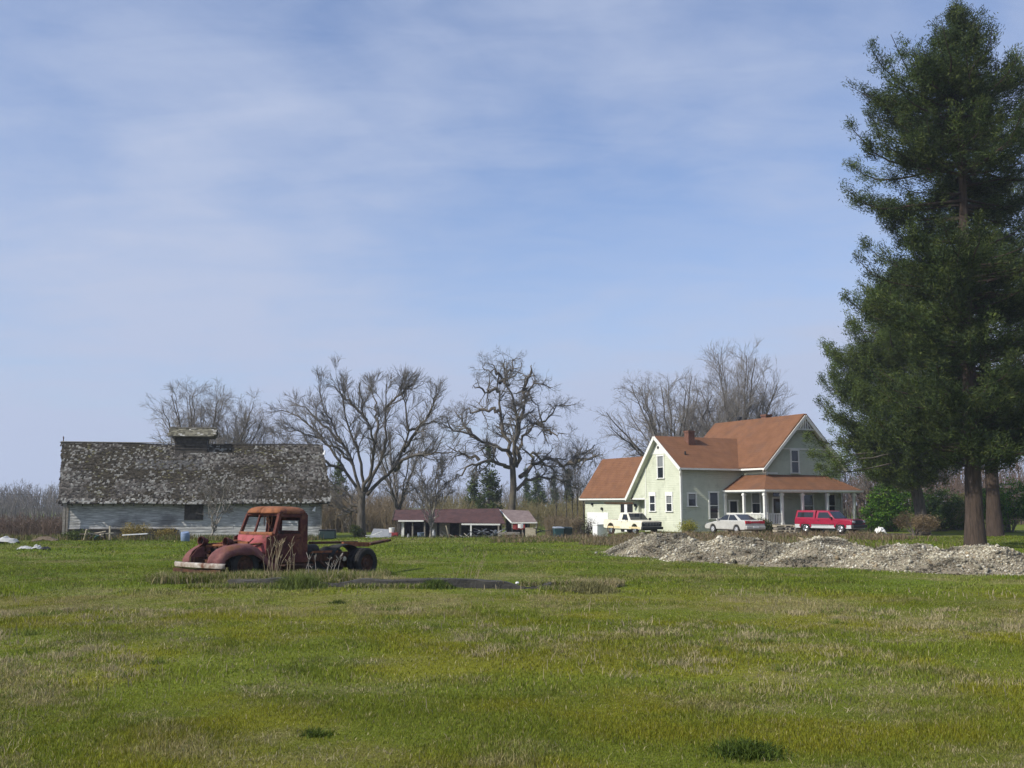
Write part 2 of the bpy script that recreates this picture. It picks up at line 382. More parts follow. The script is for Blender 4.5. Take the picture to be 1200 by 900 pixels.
for n, y0, y1, h0, w0 in ((600000, 5.5, 12, .026, .0055), (520000, 12, 24, .034, .009), (260000, 24, 40, .042, .018), (130000, 40, 66, .05, .036)):
    x, y = wedge(n, y0, y1); xs.append(x); ys.append(y)
    t = fbm(x * .9, y * .9, 3, 61); t2 = fbm(x * .25, y * .25, 3, 71)
    hs.append(h0 * (.45 + 1.1 * np.clip((t - .35) * 3, 0, 1.4)) * rg.uniform(.5, 1.3, n) * (.7 + .8 * t2)); ws.append(w0 * rg.uniform(.6, 1.3, n))
x, y, h, w_ = map(np.concatenate, (xs, ys, hs, ws))
keep = ~((np.abs(x - X(455, 25.8)) < 4.2) & (np.abs(y - 25.75) < .18))
x, y, h, w_ = x[keep], y[keep], h[keep], w_[keep]
c, d = field_color(x, y)
pick = rg.uniform(0, 1, len(x))
c = c * rg.uniform(.5, 1.55, (len(x), 1)) * rg.uniform(.92, 1.08, (len(x), 3))
st = pick < (.03 + .30 * d ** 1.5) * (1 - .6 * ss(22, 26, y))
c[st] = np.array([.38, .32, .16]) * rg.uniform(.55, 1.25, (st.sum(), 1)); h[st] *= 1.15
tag(blades('field_grass', x, y, h, w_, c), kind='stuff')
x, y = wedge(120000, 5.5, 19); dd = field_color(x, y)[1]; k = rg.uniform(0, 1, len(x)) < .12 + .8 * dd; x, y, dd = x[k], y[k], dd[k]
c = np.array([.38, .33, .19]) * rg.uniform(.45, 1.2, (len(x), 1)); gsel = rg.uniform(0, 1, len(x)) > .35 + dd; c[gsel] = np.array([.19, .20, .045]) * rg.uniform(.4, 1.3, (gsel.sum(), 1))
tag(blades('grass_litter', x, y, rg.uniform(.02, .055, len(x)), .0035 + .0006 * y, c, 1.3), kind='stuff')
# seed heads and taller dry stalks spread over the field
x, y = wedge(4000, 6, 26); k = fbm(x * .5, y * .5, 3, 81) > .52; x, y = x[k], y[k]
c = np.array([.36, .3, .19]) * rg.uniform(.6, 1.2, (len(x), 1))
tag(blades('dry_stalks', x, y, rg.uniform(.05, .17, len(x)), .004 + .0006 * y, c, .5), kind='stuff')
cx_, cy_ = wedge(900, 6, 21); k = fbm(cx_ * .3, cy_ * .3, 3, 11) > .44; cx_, cy_ = cx_[k], cy_[k]; cr_ = rg.uniform(.06, .2, len(cx_)); q = rg.integers(0, len(cx_), 26000); x = cx_[q] + rg.normal(0, 1, 26000) * cr_[q]; y = cy_[q] + rg.normal(0, 1, 26000) * cr_[q]
c = np.where((rg.uniform(0, 1, len(cx_)) < .7)[q][:, None], np.array([.40, .34, .19]), np.array([.15, .19, .04])) * rg.uniform(.6, 1.2, (26000, 1))
tag(blades('dry_tussocks', x, y, rg.uniform(.03, .11, 26000), .0035 + .0005 * y, c, .8), kind='stuff')
# green clumps in the foreground lawn
def clump(name, label, px, py, r, n, h, col, group=None, lean=.6, w=.012):
    Y = 2574 / (py - HOR); x0 = X(px, Y)
    x = rg.normal(0, r * .5, n); y = rg.normal(0, r * .4, n); hh = h * rg.uniform(.5, 1.2, n) * np.exp(-(x ** 2 + y ** 2) / (r * r))
    z0 = gz(x0 + x, Y + y) - G(x0, Y)
    o = blades(name, x, y, hh, w * rg.uniform(.7, 1.3, n), np.array(col) * rg.uniform(.6, 1.5, (n, 1)), lean, z=z0)
    o.location = (x0, Y, G(x0, Y)); tag(o, label, 'grass tuft', group); return o
clump('grass_tuft', 'dark green thick grass tuft at the lower right of the lawn', 868, 868, .34, 900, .14, (.07, .10, .02), lean=1.0)
clump('grass_tuft', 'small dark green tuft in the lower middle of the lawn', 377, 848, .18, 200, .08, (.07, .10, .02), lean=1.0)
clump('grass_tuft', 'little dark tuft in the lawn just below the concrete footing', 398, 706, .22, 150, .10, (.06, .085, .02), w=.016, lean=1.0)
# haze
# ------------------------------------------------------------------ rusty old truck: local x forward, y towards the camera side, z up
th = R(234)
hx, hy = math.cos(th), math.sin(th)
fa = Vector((-8.12, 28.8, 0))          # front axle, centre
TR = thing('old_truck', 'rusted red vintage cab truck without hood or flatbed, sunk in the field grass', 'truck', (fa.x, fa.y, G(fa.x, fa.y) - .03), th)
TR.rotation_euler = (0, R(-1.6), th); TR.scale = (1.08, 1.04, 1.05)
WB = 4.35
def sup(t, a, b, p):   # superellipse point
    c, s = math.cos(t), math.sin(t)
    return a * math.copysign(abs(c) ** (2 / p), c), b * math.copysign(abs(s) ** (2 / p), s)
# --- cab: x -2.15 .. -.85, half width .74
CX0, CX1, HW = -2.12, -.98, .76
body = MB()
# lower side panels (door skins are parts of their own)
for s in (-1, 1):
    # pillars : windscreen post and rear post
    body.beam((CX1 + .02, s * (HW - .04), 1.22), (CX1 - .17, s * (HW - .09), 1.80), .09, .09)
    body.beam((CX0 + .10, s * (HW - .03), .55), (CX0 + .10, s * (HW - .08), 1.80), .08, .24, up=(1, 0, 0))
    # header over the door
    body.beam((CX1 - .15, s * (HW - .085), 1.80), (CX0 + .06, s * (HW - .085), 1.80), .07, .13)
    # sill under the door
    body.box(CX0, CX1 + .1, s * HW - .05, s * HW + .05, .46, .58)
    # kick panel in front of the door
    body.plate([(CX1 + .12, s * HW, .5), (CX1 + .30, s * (HW - .04), .6), (CX1 + .28, s * (HW - .06), 1.16), (CX1 + .0, s * HW, 1.22)], .03)
# back panel with rear window
bz = [(-HW + .08, HW - .08, .5, 1.34), (-HW + .08, -.36, 1.34, 1.62), (.36, HW - .08, 1.34, 1.62), (-HW + .08, HW - .08, 1.62, 1.84)]
for y0, y1, z0, z1 in bz: body.box(CX0 - .02, CX0 + .03, y0, y1, z0, z1)
# windscreen header and lower rail
body.beam((CX1 - .16, -HW + .1, 1.80), (CX1 - .16, HW - .1, 1.80), .07, .11)
body.build('cab', M['oldpaint'], TR, bevel=.022)
mb = MB(); mb.box(CX0 + .08, CX1 - .22, -HW + .12, HW - .12, 1.72, 1.77); mb.build('cab_shade', M['black'], TR, bevel=.02)  # black sheet under the roof, added to darken the shaded cab interior
mb = MB(); mb.box(CX1 - .12, CX1 + .0, -HW + .1, HW - .1, .75, 1.18); mb.build('dashboard', M['darkrust'], TR, bevel=.02)
# roof: domed shell
rows = []
for i in range(9):
    f = i / 8; rr = []
    for k in range(33):
        t = 2 * math.pi * k / 32
        a, b = (CX1 - CX0) / 2 - .005, HW - .045
        px, py = sup(t, a, b, 6.5)
        sc_ = math.sin((1 - f) * math.pi / 2) ** .42 if f < 1 else .001
        rr.append(((CX0 + CX1) / 2 - .06 + px * sc_, py * sc_, 1.81 + .20 * (math.sin(f * math.pi / 2))))
    rows.append(rr)
mb = MB(); mb.grid(rows); mb.build('roof', M['rust'], TR, smooth=50, solid=.015)
# yellowed strip and cowl (the pink firewall), slumped
mb = MB(); mb.beam((CX1 + .05, -HW + .04, 1.245), (CX1 + .05, HW - .04, 1.245), .12, .10); mb.build('cowl_top', M['rust'], TR, bevel=.03)
rows = []
for j in range(15):
    u = j / 14; y = -HW + .08 + (2 * HW - .16) * u; rr = []
    for i in range(9):
        v = i / 8; z = 1.21 - .5 * v
        bul = .34 * (1 - abs(2 * u - 1) ** 2.6) * (.35 + .65 * math.sin(min(1, v * 1.25) * math.pi / 2)) 
        dent = -.05 * math.exp(-((u - .6) / .07) ** 2) - .05 * math.exp(-((v - .55) / .05) ** 2) * (1 if u > .3 else .3) + .03 * math.sin(u * 9 + v * 5)
        rr.append((CX1 + .12 + bul + dent, y, z))
    rows.append(rr)
mb = MB(); mb.grid(rows); mb.build('cowl', M['pinkpaint'], TR, smooth=35, solid=.012)
# rusty bracing on the cowl
mb = MB(); mb.beam((CX1 + .46, .40, 1.12), (CX1 + .60, .18, .86), .03, .03); mb.build('cowl_brace', M['darkrust'], TR)
mb = MB(); mb.beam((CX1 + .30, -.62, 1.16), (CX1 + .36, -.66, .62), .05, .03)
mb.build('cowl_brace', M['darkrust'], TR)
# windscreen centre post + hanging wiper linkage
mb = MB(); mb.beam((CX1 + .03, -.10, 1.25), (CX1 - .15, -.10, 1.8), .05, .05); mb.build('windscreen_post', M['oldpaint'], TR)
mb = MB()
for y0, q in ((.05, .12), (.22, .2), (.38, .08), (.15, .3)): mb.tube([(CX1 - .16, y0, 1.78), (CX1 - .12, y0 + .05, 1.62), (CX1 - .15, y0 + q - .1, 1.5 - q * .4)], .012, 5)
mb.build('hanging_liner', M['darkrust'], TR)
# doors
for s in (1, -1):
    mb = MB()
    mb.plate([(CX1 - .02, s * (HW + .012), .56), (CX1 - .02, s * (HW + .012), 1.25), (CX0 + .2, s * (HW + .012), 1.25), (CX0 + .2, s * (HW + .012), .56)][::s], .035)
    # window frame
    for p, q in (((CX1 - .03, 1.25), (CX1 - .19, 1.74)), ((CX0 + .23, 1.25), (CX0 + .23, 1.74)), ((CX1 - .19, 1.735), (CX0 + .23, 1.735))):
        mb.beam((p[0], s * (HW - .005 - .05 * (p[1] > 1.5)), p[1]), (q[0], s * (HW - .005 - .05 * (q[1] > 1.5)), q[1]), .035, .06)
    d = mb.build('door', M['oldpaint'], TR, bevel=.012)
    hb = MB(); hb.tube([(CX0 + .3, s * (HW + .02), 1.14), (CX0 + .3, s * (HW + .06), 1.14), (CX0 + .44, s * (HW + .06), 1.13)], .013, 6); hb.build('door_handle', M['darkrust'], d)
    for z in (.72, 1.16): hb = MB(); hb.tube([(CX1 + .0, s * (HW + .025), z - .05), (CX1 + .0, s * (HW + .025), z + .05)], .018, 6); hb.build('hinge', M['darkrust'], d)
# seat + steering wheel inside
mb = MB(); mb.box(CX0 + .06, CX0 + .6, -.62, .62, .78, .92); mb.box(CX0 + .06, CX0 + .2, -.62, .62, .92, 1.3); mb.build('seat', M['darkrust'], TR, bevel=.04)
mb = MB(); ring = [(CX1 - .34 + .07 * math.cos(t), .36 + .2 * math.sin(t), 1.2 + .19 * math.cos(t)) for t in [2 * math.pi * k / 20 for k in range(21)]]
mb.tube(ring, .014, 6, False); mb.tube([(CX1 - .34, .36, 1.2), (CX1 + .1, .36, .95)], .02, 6); mb.build('steering_wheel', M['blackmetal'], TR)
mb = MB(); mb.box(CX0 + .02, CX1 + .1, -.7, .7, .44, .5); mb.build('cab_floor', M['darkrust'], TR)
# --- front fenders
def fender(s):
    path = [(.82, .40), (.90, .50), (.89, .62), (.80, .75), (.66, .85), (.48, .93), (.26, .965), (.02, .985), (-.20, .955), (-.42, .87), (-.60, .74), (-.78, .59), (-.98, .49), (-1.2, .46)]
    rows = []
    for i, (px, pz) in enumerate(path):
        rr = []; f = i / (len(path) - 1)
        wi = .34 if f < .5 else .34 + .04 * f
        for k in range(11):
            u = k / 10
            y = (.36 + .10 * min(1, f * 2.2)) + (wi + .10 - .10 * min(1, f * 2.2)) * 1.05 * math.sin(u * math.pi / 2 * 1.0)
            drop = .24 * (1 - math.cos(u * math.pi / 2)) ** 1.4
            skirt = .0
            if k == 10: skirt = .05
            front = .10 * (1 - math.cos(u * math.pi / 2)) if f < .25 else 0
            rr.append((px - front, s * y, pz - drop - skirt + .012 * math.sin(px * 9 + k) + .05 * (float(vnoise(px * 4 + s * 3, k * .45, 77)) - .5)))
        rows.append(rr)
    mb = MB(); mb.grid(rows); return mb.build('fender', M['mauvepaint'], TR, smooth=50, solid=.012)
fender(1); fender(-1)
# inner wheel housing (dark)
for s in (1, -1):
    mb = MB(); mb.plate([(.84, s * .42, .36), (.88, s * .38, .62), (.66, s * .40, .84), (.30, s * .44, .95), (.16, s * .46, .88), (.30, s * .45, .60), (.40, s * .44, .36)], .015); mb.build('fender_apron', M['mauvepaint'], TR)
    mb = MB(); mb.plate([(.60, s * .47, .40), (.62, s * .47, .78), (.1, s * .47, .95), (-.5, s * .47, .78), (-.6, s * .47, .40)], .02); mb.build('inner_fender', M['darkrust'], TR)
# front wheels, sunk
def wheel(name, x, y, r, wdt, s, dual=False):
    mb = MB(); a = wdt / 2
    prof = [(r * .60, -a * .8), (r * .74, -a), (r * .92, -a * .95), (r, -a * .6), (r, a * .6), (r * .92, a * .95), (r * .74, a), (r * .60, a * .8), (r * .60, -a * .8)]
    mb.lathe(prof, (x, y, r * .93), (0, 1, 0), 30)
    # tread blocks
    for k in range(36):
        t = 2 * math.pi * k / 36; c, sn = math.cos(t), math.sin(t)
        for q in (-1, 1):
            Mx = Matrix(((c, 0, -sn), (0, 1, 0), (sn, 0, c)))
            mb.cbox((x + (r + .004) * c, y + q * a * .32, r * .93 + (r + .004) * sn), .022, a * .5, r * .1, Mx)
    o = mb.build(name, M['rubber'], TR, smooth=35)
    hb = MB(); hb.lathe([(r * .60, a * .55 * s), (r * .55, a * .1 * s), (r * .34, -a * .1 * s), (r * .30, a * .35 * s), (r * .16, a * .45 * s), (r * .14, a * .8 * s), (.001, a * .82 * s)], (x, y, r * .93), (0, 1, 0), 24)
    hb.build('rim', M['darkrust'], o, smooth=35)
    return o
for s in (1, -1): wheel('front_wheel', -.02, s * .68, .44, .19, s)
for s in (1, -1):
    wheel('rear_wheel', -WB, s * .84, .43, .20, s); wheel('rear_wheel', -WB, s * .57, .43, .20, s)
# --- headlamps : open buckets
for s in (1, -1):
    mb = MB(); c = Vector((.46, s * .43, 1.03)) if s < 0 else Vector((.30, s * .42, 1.02))
    ax = Vector((1, -.05 * s, .06))
    mb.lathe([(.105, .10), (.122, .11), (.127, .085), (.118, .06), (.10, -.02), (.07, -.11), (.025, -.15), (.018, -.13), (.06, -.09), (.086, -.02), (.10, .06), (.105, .10)], c, ax, 20)
    o = mb.build('headlight', M['oldpaint'], TR, smooth=40)
    hb = MB(); hb.lathe([(.001, .0), (.092, .0)], c, ax, 16); hb.build('reflector', M['black'], o)
    hb = MB(); hb.tube([c + Vector((-.04, 0, -.10)), c + Vector((-.06, -s * .02, -.28))], .03, 6); hb.build('headlight_bracket', M['darkrust'], o)
# --- engine bay junk
mb = MB()
mb.box(-.72, .18, -.17, .17, .58, .90); mb.box(-.66, .1, -.10, .1, .90, 1.0); mb.box(-.6, .05, .17, .25, .66, .76)
for k in range(5): mb.tube([(-.6 + k * .16, .14, .94), (-.6 + k * .16, .24, .80)], .025, 6)
mb.tube([(-.70, .0, .98), (-.3, .10, 1.03), (.14, .05, .98), (.32, .1, .86)], .035, 7)
mb.build('engine', M['darkrust'], TR, bevel=.02)
mb = MB(); mb.tube([(.40, -.46, .88), (.30, -.2, .92), (.32, .2, .93), (.28, .46, .88)], .03, 7); mb.tube([(.34, -.38, .72), (.1, -.34, .88), (-.5, -.36, .95)], .035, 7); mb.tube([(.05, -.5, .93), (-.6, -.42, 1.03)], .04, 7)
mb.tube([(.2, .44, .8), (-.3, .46, .95), (-.75, .5, .98)], .03, 7)
mb.beam((-.2, -.5, .98), (-.28, .5, 1.0), .06, .08); mb.build('radiator_support', M['rust'], TR)
mb = MB(); mb.box(.36, .42, -.42, .42, .44, .62); mb.beam((.42, -.36, .66), (.42, .36, .60), .03, .05); mb.beam((.5, -.36, .5), (.5, .4, .48), .02, .1); mb.build('grille_remnant', M['darkrust'], TR)
mb = MB(); mb.box(.22, .28, -.36, .36, .42, .84); mb.build('radiator', M['black'], TR)
mb = MB(); mb.lathe([(.001, -.10), (.06, -.09), (.085, -.03), (.085, .03), (.06, .09), (.001, .1)], (.40, .12, .70), (0, 0, 1), 16); mb.build('washer_jar', M['greymetal'], TR, smooth=60)
# --- bumper
mb = MB(); pts = [(.84, -1.08), (.95, -.9), (1.0, -.5), (1.01, 0), (1.0, .5), (.95, .9), (.86, 1.08)]
for (x0, y0), (x1, y1) in zip(pts[:-1], pts[1:]): pass
rows = [[(x_, y_ * 1.0, z_) for (x_, y_) in [(a + o_, b) for a, b in pts]] for z_, o_ in ((.34, -.02), (.36, .015), (.43, .03), (.47, .015), (.48, -.02))]
mb.grid(rows); mb.build('bumper', M['oldchrome'], TR, smooth=40, solid=.012)
mb = MB()
for s in (1, -1): mb.beam((.99, s * .4, .42), (.3, s * .36, .46), .05, .07)
mb.build('bumper_iron', M['darkrust'], TR)
# lower rusted valance under the bumper
mb = MB(); mb.beam((.93, -1.0, .27), (.93, 1.0, .27), .04, .1); mb.build('valance', M['darkrust'], TR)
# --- running boards
for s in (1, -1):
    mb = MB(); mb.box(-2.1, -1.05, s * .95 - .16, s * .95 + .16, .38, .42); mb.build('running_board', M['darkrust'], TR)
    mb = MB(); mb.box(-2.15, -.75, s * .70 - .02, s * .70 + .02, .04, .50); mb.build('splash_apron', M['darkrust'], TR)
# --- chassis
mb = MB()
for s in (1, -1):
    mb.beam((.8, s * .36, .52), (-2.0, s * .38, .55), .07, .17); mb.beam((-2.0, s * .38, .55), (-4.95, s * .40, .60), .07, .20)
for x_ in (-.3, -2.3, -3.2, -4.0, -4.9): mb.beam((x_, -.4, .57), (x_, .4, .57), .08, .12)
mb.build('chassis', M['darkrust'], TR)
mb = MB(); mb.tube([(-WB, -.9, .42), (-WB, .9, .42)], .06, 10); mb.lathe([(.001, -.2), (.16, -.16), (.2, 0), (.16, .16), (.001, .2)], (-WB, 0, .42), (0, 1, 0), 16)
mb.tube([(-1.3, 0, .55), (-WB, 0, .45)], .05, 8); mb.tube([(0, -.7, .38), (0, .7, .38)], .05, 8); mb.build('axle', M['darkrust'], TR, smooth=40)
mb = MB(); mb.box(-3.7, -2.2, -.34, .34, .14, .52); mb.box(-1.9, -.9, -.3, .3, .2, .45); mb.build('underside_shade', M['black'], TR, bevel=.05)  # black blocks added as the shade beneath cab and frame
# rusty rail edge along the near side
mb = MB(); mb.beam((-2.15, .46, .72), (-3.55, .47, .74), .05, .06); mb.build('side_rail', M['rust'], TR)
# fuel tank and dark lumps behind the cab
mb = MB(); mb.lathe([(.001, -.34), (.16, -.33), (.19, -.28), (.19, .28), (.16, .33), (.001, .34)], (-2.55, .30, .76), (1, .1, 0), 18); mb.build('fuel_tank', M['rubber'], TR, smooth=40)
# inner mudguard dome
rows = []
for i in range(13):
    t = math.pi * (i / 12) * .92 + .1; rows.append([(-WB + .52 + .60 * math.cos(t), y_, .52 + .43 * math.sin(t) - .05 * abs(y_ - .40) * 2) for y_ in (.10, .2, .3, .4, .5, .62)])
mb = MB(); mb.grid(rows); mb.build('mudguard', M['rubber'], TR, smooth=50, solid=.02)
# long bent bed beam
mb = MB(); mb.beam((-2.9, .02, .98), (-4.75, -.02, .99), .22, .07); mb.build('bed_beam', M['darkrust'], TR, bevel=.01)
mb = MB(); mb.beam((-3.9, .30, .94), (-5.0, .30, .93), .09, .13); mb.build('bed_sill', M['rust'], TR, bevel=.01)
mb = MB(); mb.beam((-4.95, .30, .935), (-5.9, .25, 1.06), .26, .07); mb.build('tail_plank', M['darkrust'], TR, bevel=.01)
mb = MB()
for x_, z_ in ((-2.5, .62), (-2.9, .5), (-3.3, .55), (-3.6, .48)): mb.tube([(x_, .42, z_), (x_ - .2, .46, z_ - .2)], .05, 7)
mb.lathe([(.001, -.1), (.1, -.08), (.1, .08), (.001, .1)], (-3.72, .46, .56), (0, 1, 0), 12); mb.build('hanger', M['darkrust'], TR)
mb = MB(); mb.lathe([(.001, -.08), (.07, -.06), (.07, .06), (.001, .08)], (-3.78, .52, .52), (1, 1, 0), 12); mb.build('brake_canister', M['palewood'], TR, smooth=50)
# ------------------------------------------------------------------ concrete footing in front of the truck
x0, x1, Yf = X(270, 25.6), X(645, 25.9), 25.75
n = 44; rows = []
rr_ = random.Random(4)
for (oy, oz) in ((-.16, -.2), (-.16, .10), (-.13, .13), (.16, .13), (.18, -.2)):
    rows.append([(x0 + (x1 - x0) * k / n, Yf + oy + .03 * rr_.uniform(-1, 1), G(x0 + (x1 - x0) * k / n, Yf) + oz + (.22 * (vnoise(k * .27, 3.) - .55) if oz > 0 else 0)) for k in range(n + 1)])
mb = MB(); mb.grid(rows); fo = mb.build('concrete_footing', M['concrete'], smooth=35)
tag(fo, 'long low grey concrete footing half buried in the grass in front of the rusted truck', 'footing')
def stone(name, label, px, py, Y, s, mat, cat='stone', z=None, group=None, sq=(1, .8, .6)):
    r_ = random.Random(px * 7 + py); mb = MB()
    import bmesh
    bm = bmesh.new(); bmesh.ops.create_icosphere(bm, subdivisions=2, radius=s)
    for v in bm.verts: v.co = Vector((v.co.x * sq[0], v.co.y * sq[1], v.co.z * sq[2])) * r_.uniform(.85, 1.12)
    me = bpy.data.meshes.new(name); bm.to_mesh(me); bm.free(); me.materials.append(M[mat])
    o = bpy.data.objects.new(name, me); C.objects.link(o); x_ = X(px, Y); o.location = (x_, Y, (G(x_, Y) if z is None else z) + s * sq[2] * .6); o.rotation_euler = (0, 0, r_.uniform(0, 3))
    return tag(o, label, cat, group)
for px, lb in ((281, 'small white stone on the left end of the concrete footing'), (453, 'left one of two white stones side by side on the concrete footing'), (459, 'right one of two white stones side by side on the concrete footing'), (606, 'white stone near the right end of the concrete footing')):
    x_ = X(px, 25.75); stone('white_stone', lb, px, 685, 25.72, .06, 'white', z=G(x_, 25.75) + .12, group='white stones on the footing')
mb = MB(); mb.plate([(-.3, -.08, .0), (.3, -.1, .01), (.28, .1, .03), (-.3, .09, .03)], .02)
x_ = X(500, 25.8); o = mb.build('rusty_plate', M['rust'], loc=(x_, 25.8, G(x_, 25.8) + .16)); tag(o, 'flat rusty metal scrap lying on the concrete footing', 'scrap')
# weeds round the truck and the footing
def weeds(name, label, n, xr, yr, h, cols, w=.02, lean=.4, keep=None, mat='blade', kind='stuff', patch=.5):
    x = rg.uniform(*xr, n); y = rg.uniform(*yr, n)
    k = fbm(x * .9, y * .9, 3, 91) > patch
    if keep is not None: k &= keep(x, y)
    x, y = x[k], y[k]; hh = rg.uniform(*h, len(x)); c = np.array(cols)[rg.integers(0, len(cols), len(x))] * rg.uniform(.65, 1.3, (len(x), 1))
    o = blades(name, x, y, hh, w * rg.uniform(.6, 1.3, len(x)), c, lean, mat=mat); tag(o, label, None, None, kind); return o
DRY, GRN = [(.36, .31, .17), (.29, .24, .12), (.4, .34, .2)], [(.13, .165, .03), (.155, .185, .035), (.1, .135, .025)]
xa, xb = X(255, 26), X(700, 26)
weeds('footing_weeds', None, 15000, (X(420, 26), xb + 1), (25.9, 26.8), (.06, .26), DRY + DRY + GRN[:1], .014, .6, patch=.44)
xx_ = rg.uniform(xa, xb, 6000); yy_ = rg.uniform(25.62, 25.9, 6000); k_ = fbm(xx_ * .8, yy_, 3, 93) > .42; xx_, yy_ = xx_[k_], yy_[k_]
tag(blades('footing_top_grass', xx_, yy_, rg.uniform(.04, .16, len(xx_)), .016, np.array(DRY + GRN)[rg.integers(0, 6, len(xx_))] * rg.uniform(.6, 1.2, (len(xx_), 1)), .7, z=gz(xx_, yy_) + .08), kind='stuff')
weeds('footing_edge_grass', None, 9000, (xa - .5, xb + 1), (25.25, 25.6), (.04, .15), [(.15, .19, .03), (.12, .16, .03)] + DRY[:1], .016, .5, patch=.46)
weeds('truck_grass', None, 16000, (X(195, 27.5), X(450, 27.5)), (26.5, 28.0), (.08, .34), GRN + DRY, .018, .45, patch=.42)
weeds('truck_grass', None, 9000, (-10.3, -7.0), (26.6, 28.7), (.08, .26), [(.16, .2, .03), (.13, .17, .03), (.3, .26, .13)], .014, .8, keep=lambda x, y: (y < 27.35 + (-x - 7.8) * .62) & (y > 26.6 + (-x - 7.8) * .3), patch=.36)
weeds('truck_grass', None, 9000, (X(205, 30), X(450, 30)), (28.0, 32.5), (.08, .30), GRN + DRY, .018, .45, patch=.45)
def stalks(name, label, px, Y, n, h, spread, col, lean=.25, w=.02):
    x0 = X(px, Y); pts = []; mb = MB(); r_ = random.Random(px)
    for k in range(n):
        bx, by = r_.uniform(-spread, spread), r_.uniform(-.15, .15); hh = h * r_.uniform(.5, 1.1); lx = r_.gauss(.1, lean) * hh; ly = r_.gauss(0, .1)
        p = [(bx, by, -.05), (bx + lx * .4, by + ly * .4, hh * .55), (bx + lx, by + ly, hh)]
        mb.tube(p, [w * .5, w * .35, w * .2], 4)
        for q in range(4):
            t = r_.uniform(.6, 1); c = Vector(p[1]).lerp(Vector(p[2]), t); mb.tube([c, c + Vector((r_.uniform(-.08, .08), r_.uniform(-.06, .06), r_.uniform(.03, .14)))], [w * .22, w * .3], 3)
    o = mb.build(name, M[col], loc=(x0, Y, G(x0, Y)), fixn=False); return tag(o, label, 'dry weed', 'dry weed stalks by the truck')
stalks('dry_weed', 'tall pale dry weed stalks leaning against the cab door of the rusted truck', 318, 27.2, 13, 1.15, .20, 'drystalk', .20, .02)
stalks('dry_weed', 'pale dry weed stalks standing below the rear edge of the truck cab', 343, 27.2, 6, 1.0, .13, 'drystalk', .08, .02)
stalks('dry_weed', 'thin brown weed stalks in front of the truck chassis behind the cab', 378, 27.1, 10, .7, .5, 'greywood', .15, .022)
stalks('dry_weed', 'sparse tan weed stalks in the open grass right of the truck', 545, 26.6, 9, .9, .35, 'drystalk', .22, .012)
clump('weed_clump', 'bushy green weed clump on the concrete footing in front of the cab', 352, 690, .75, 1300, .36, (.12, .15, .04), w=.02, lean=.8)
clump('weed_clump', 'green weed clump under the left front fender of the truck', 300, 681, .4, 900, .32, (.1, .13, .035), w=.018)
clump('weed_clump', 'green weed clump on the middle of the concrete footing', 512, 690, .45, 1200, .24, (.085, .12, .03), w=.018)
clump('weed_clump', 'tan and green weed clump at the right end of the concrete footing', 690, 692, .7, 1500, .25, (.17, .16, .07), w=.018)
# ------------------------------------------------------------------ barn: local x along the front, y to the back
PHI = R(11)
p0 = at(79, 630, 62.6); BA = thing('barn', 'weathered grey barn with mossy shingle roof and small ridge cupola', 'barn', (p0.x, 62.6, 0), PHI)
L, DB, EZ, RZ = 15.38, 7.4, 2.55, 6.2
rb = np.random.default_rng(12)
def lapwall(mb, x0, x1, z0, z1, y, pitch=.17, wig=.008):
    z = z0; k = 0
    while z < z1 - .01:
        t = min(pitch, z1 - z); xs = [x0]
        while xs[-1] < x1 - .3: xs.append(min(x1, xs[-1] + rb.uniform(2.2, 4.6)))
        xs[-1] = x1
        for a, b in zip(xs[:-1], xs[1:]):
            q = y - .012 + rb.uniform(-wig, wig)
            mb.hexa([(a + .004, q - .024, z), (b - .004, q - .024, z), (b - .004, y + .05, z), (a + .004, y + .05, z), (a + .004, q - .004, z + t - .006), (b - .004, q - .004, z + t - .006), (b - .004, y + .05, z + t - .006), (a + .004, y + .05, z + t - .006)])
        z += t
mb = MB(); lapwall(mb, 0, L, .55, EZ, 0); mb.box(0, L, .06, DB, .0, EZ); 
mb.prism([(0, EZ), (DB, EZ), (DB / 2, RZ - .12)], lambda a, b, t: (t, a, b), .02, L - .02)
mb.build('wall', M['barnwood'], BA, fixn=False)
mb = MB(); mb.box(-.0, 6.6, -.08, .03, -.2, .50); mb.build('foundation', M['concrete'], BA)
mb = MB(); mb.box(.0, 6.4, -.12, -.03, .5, .58); mb.build('sill_board', M['darkwood'], BA)
mb = MB(); lapwall(mb, 6.45, L, .0, .55, 0); mb.build('lower_boards', M['barnwood'], BA, fixn=False)
mb = MB(); mb.box(-.12, .0, -.06, .12, -.1, EZ); mb.build('corner_post', M['greywood'], BA)
mb = MB(); mb.box(L, L + .1, -.05, .12, -.1, EZ); mb.build('corner_post', M['greywood'], BA)
mb = MB(); mb.beam((-.15, -.42, -.1), (-.15, -.42, 2.2), .14, .14); mb.build('eave_post', M['greywood'], BA)
# windows
def bwin(x0, x1, z0, z1, pale):
    f = MB(); t = .1
    for b in ((x0 - t, x1 + t, z0 - t, z0), (x0 - t, x1 + t, z1, z1 + t), (x0 - t, x0, z0, z1), (x1, x1 + t, z0, z1)): f.box(b[0], b[1], -.085, .0, b[2], b[3])
    fr = f.build('window', M['greywood'] if pale else M['darkwood'], BA)
    p = MB(); p.box(x0, x1, -.05, .02, z0, z1)
    for k in range(1, 5): p.box(x0 + (x1 - x0) * k / 5 - .02, x0 + (x1 - x0) * k / 5 + .02, -.062, -.05, z0, z1)
    p.build('shutter', M['darkwood'] if not pale else M['barnwood'], fr)
bwin(7.0, 7.95, 1.2, 2.15, False); bwin(12.6, 13.8, 1.55, 2.2, True)
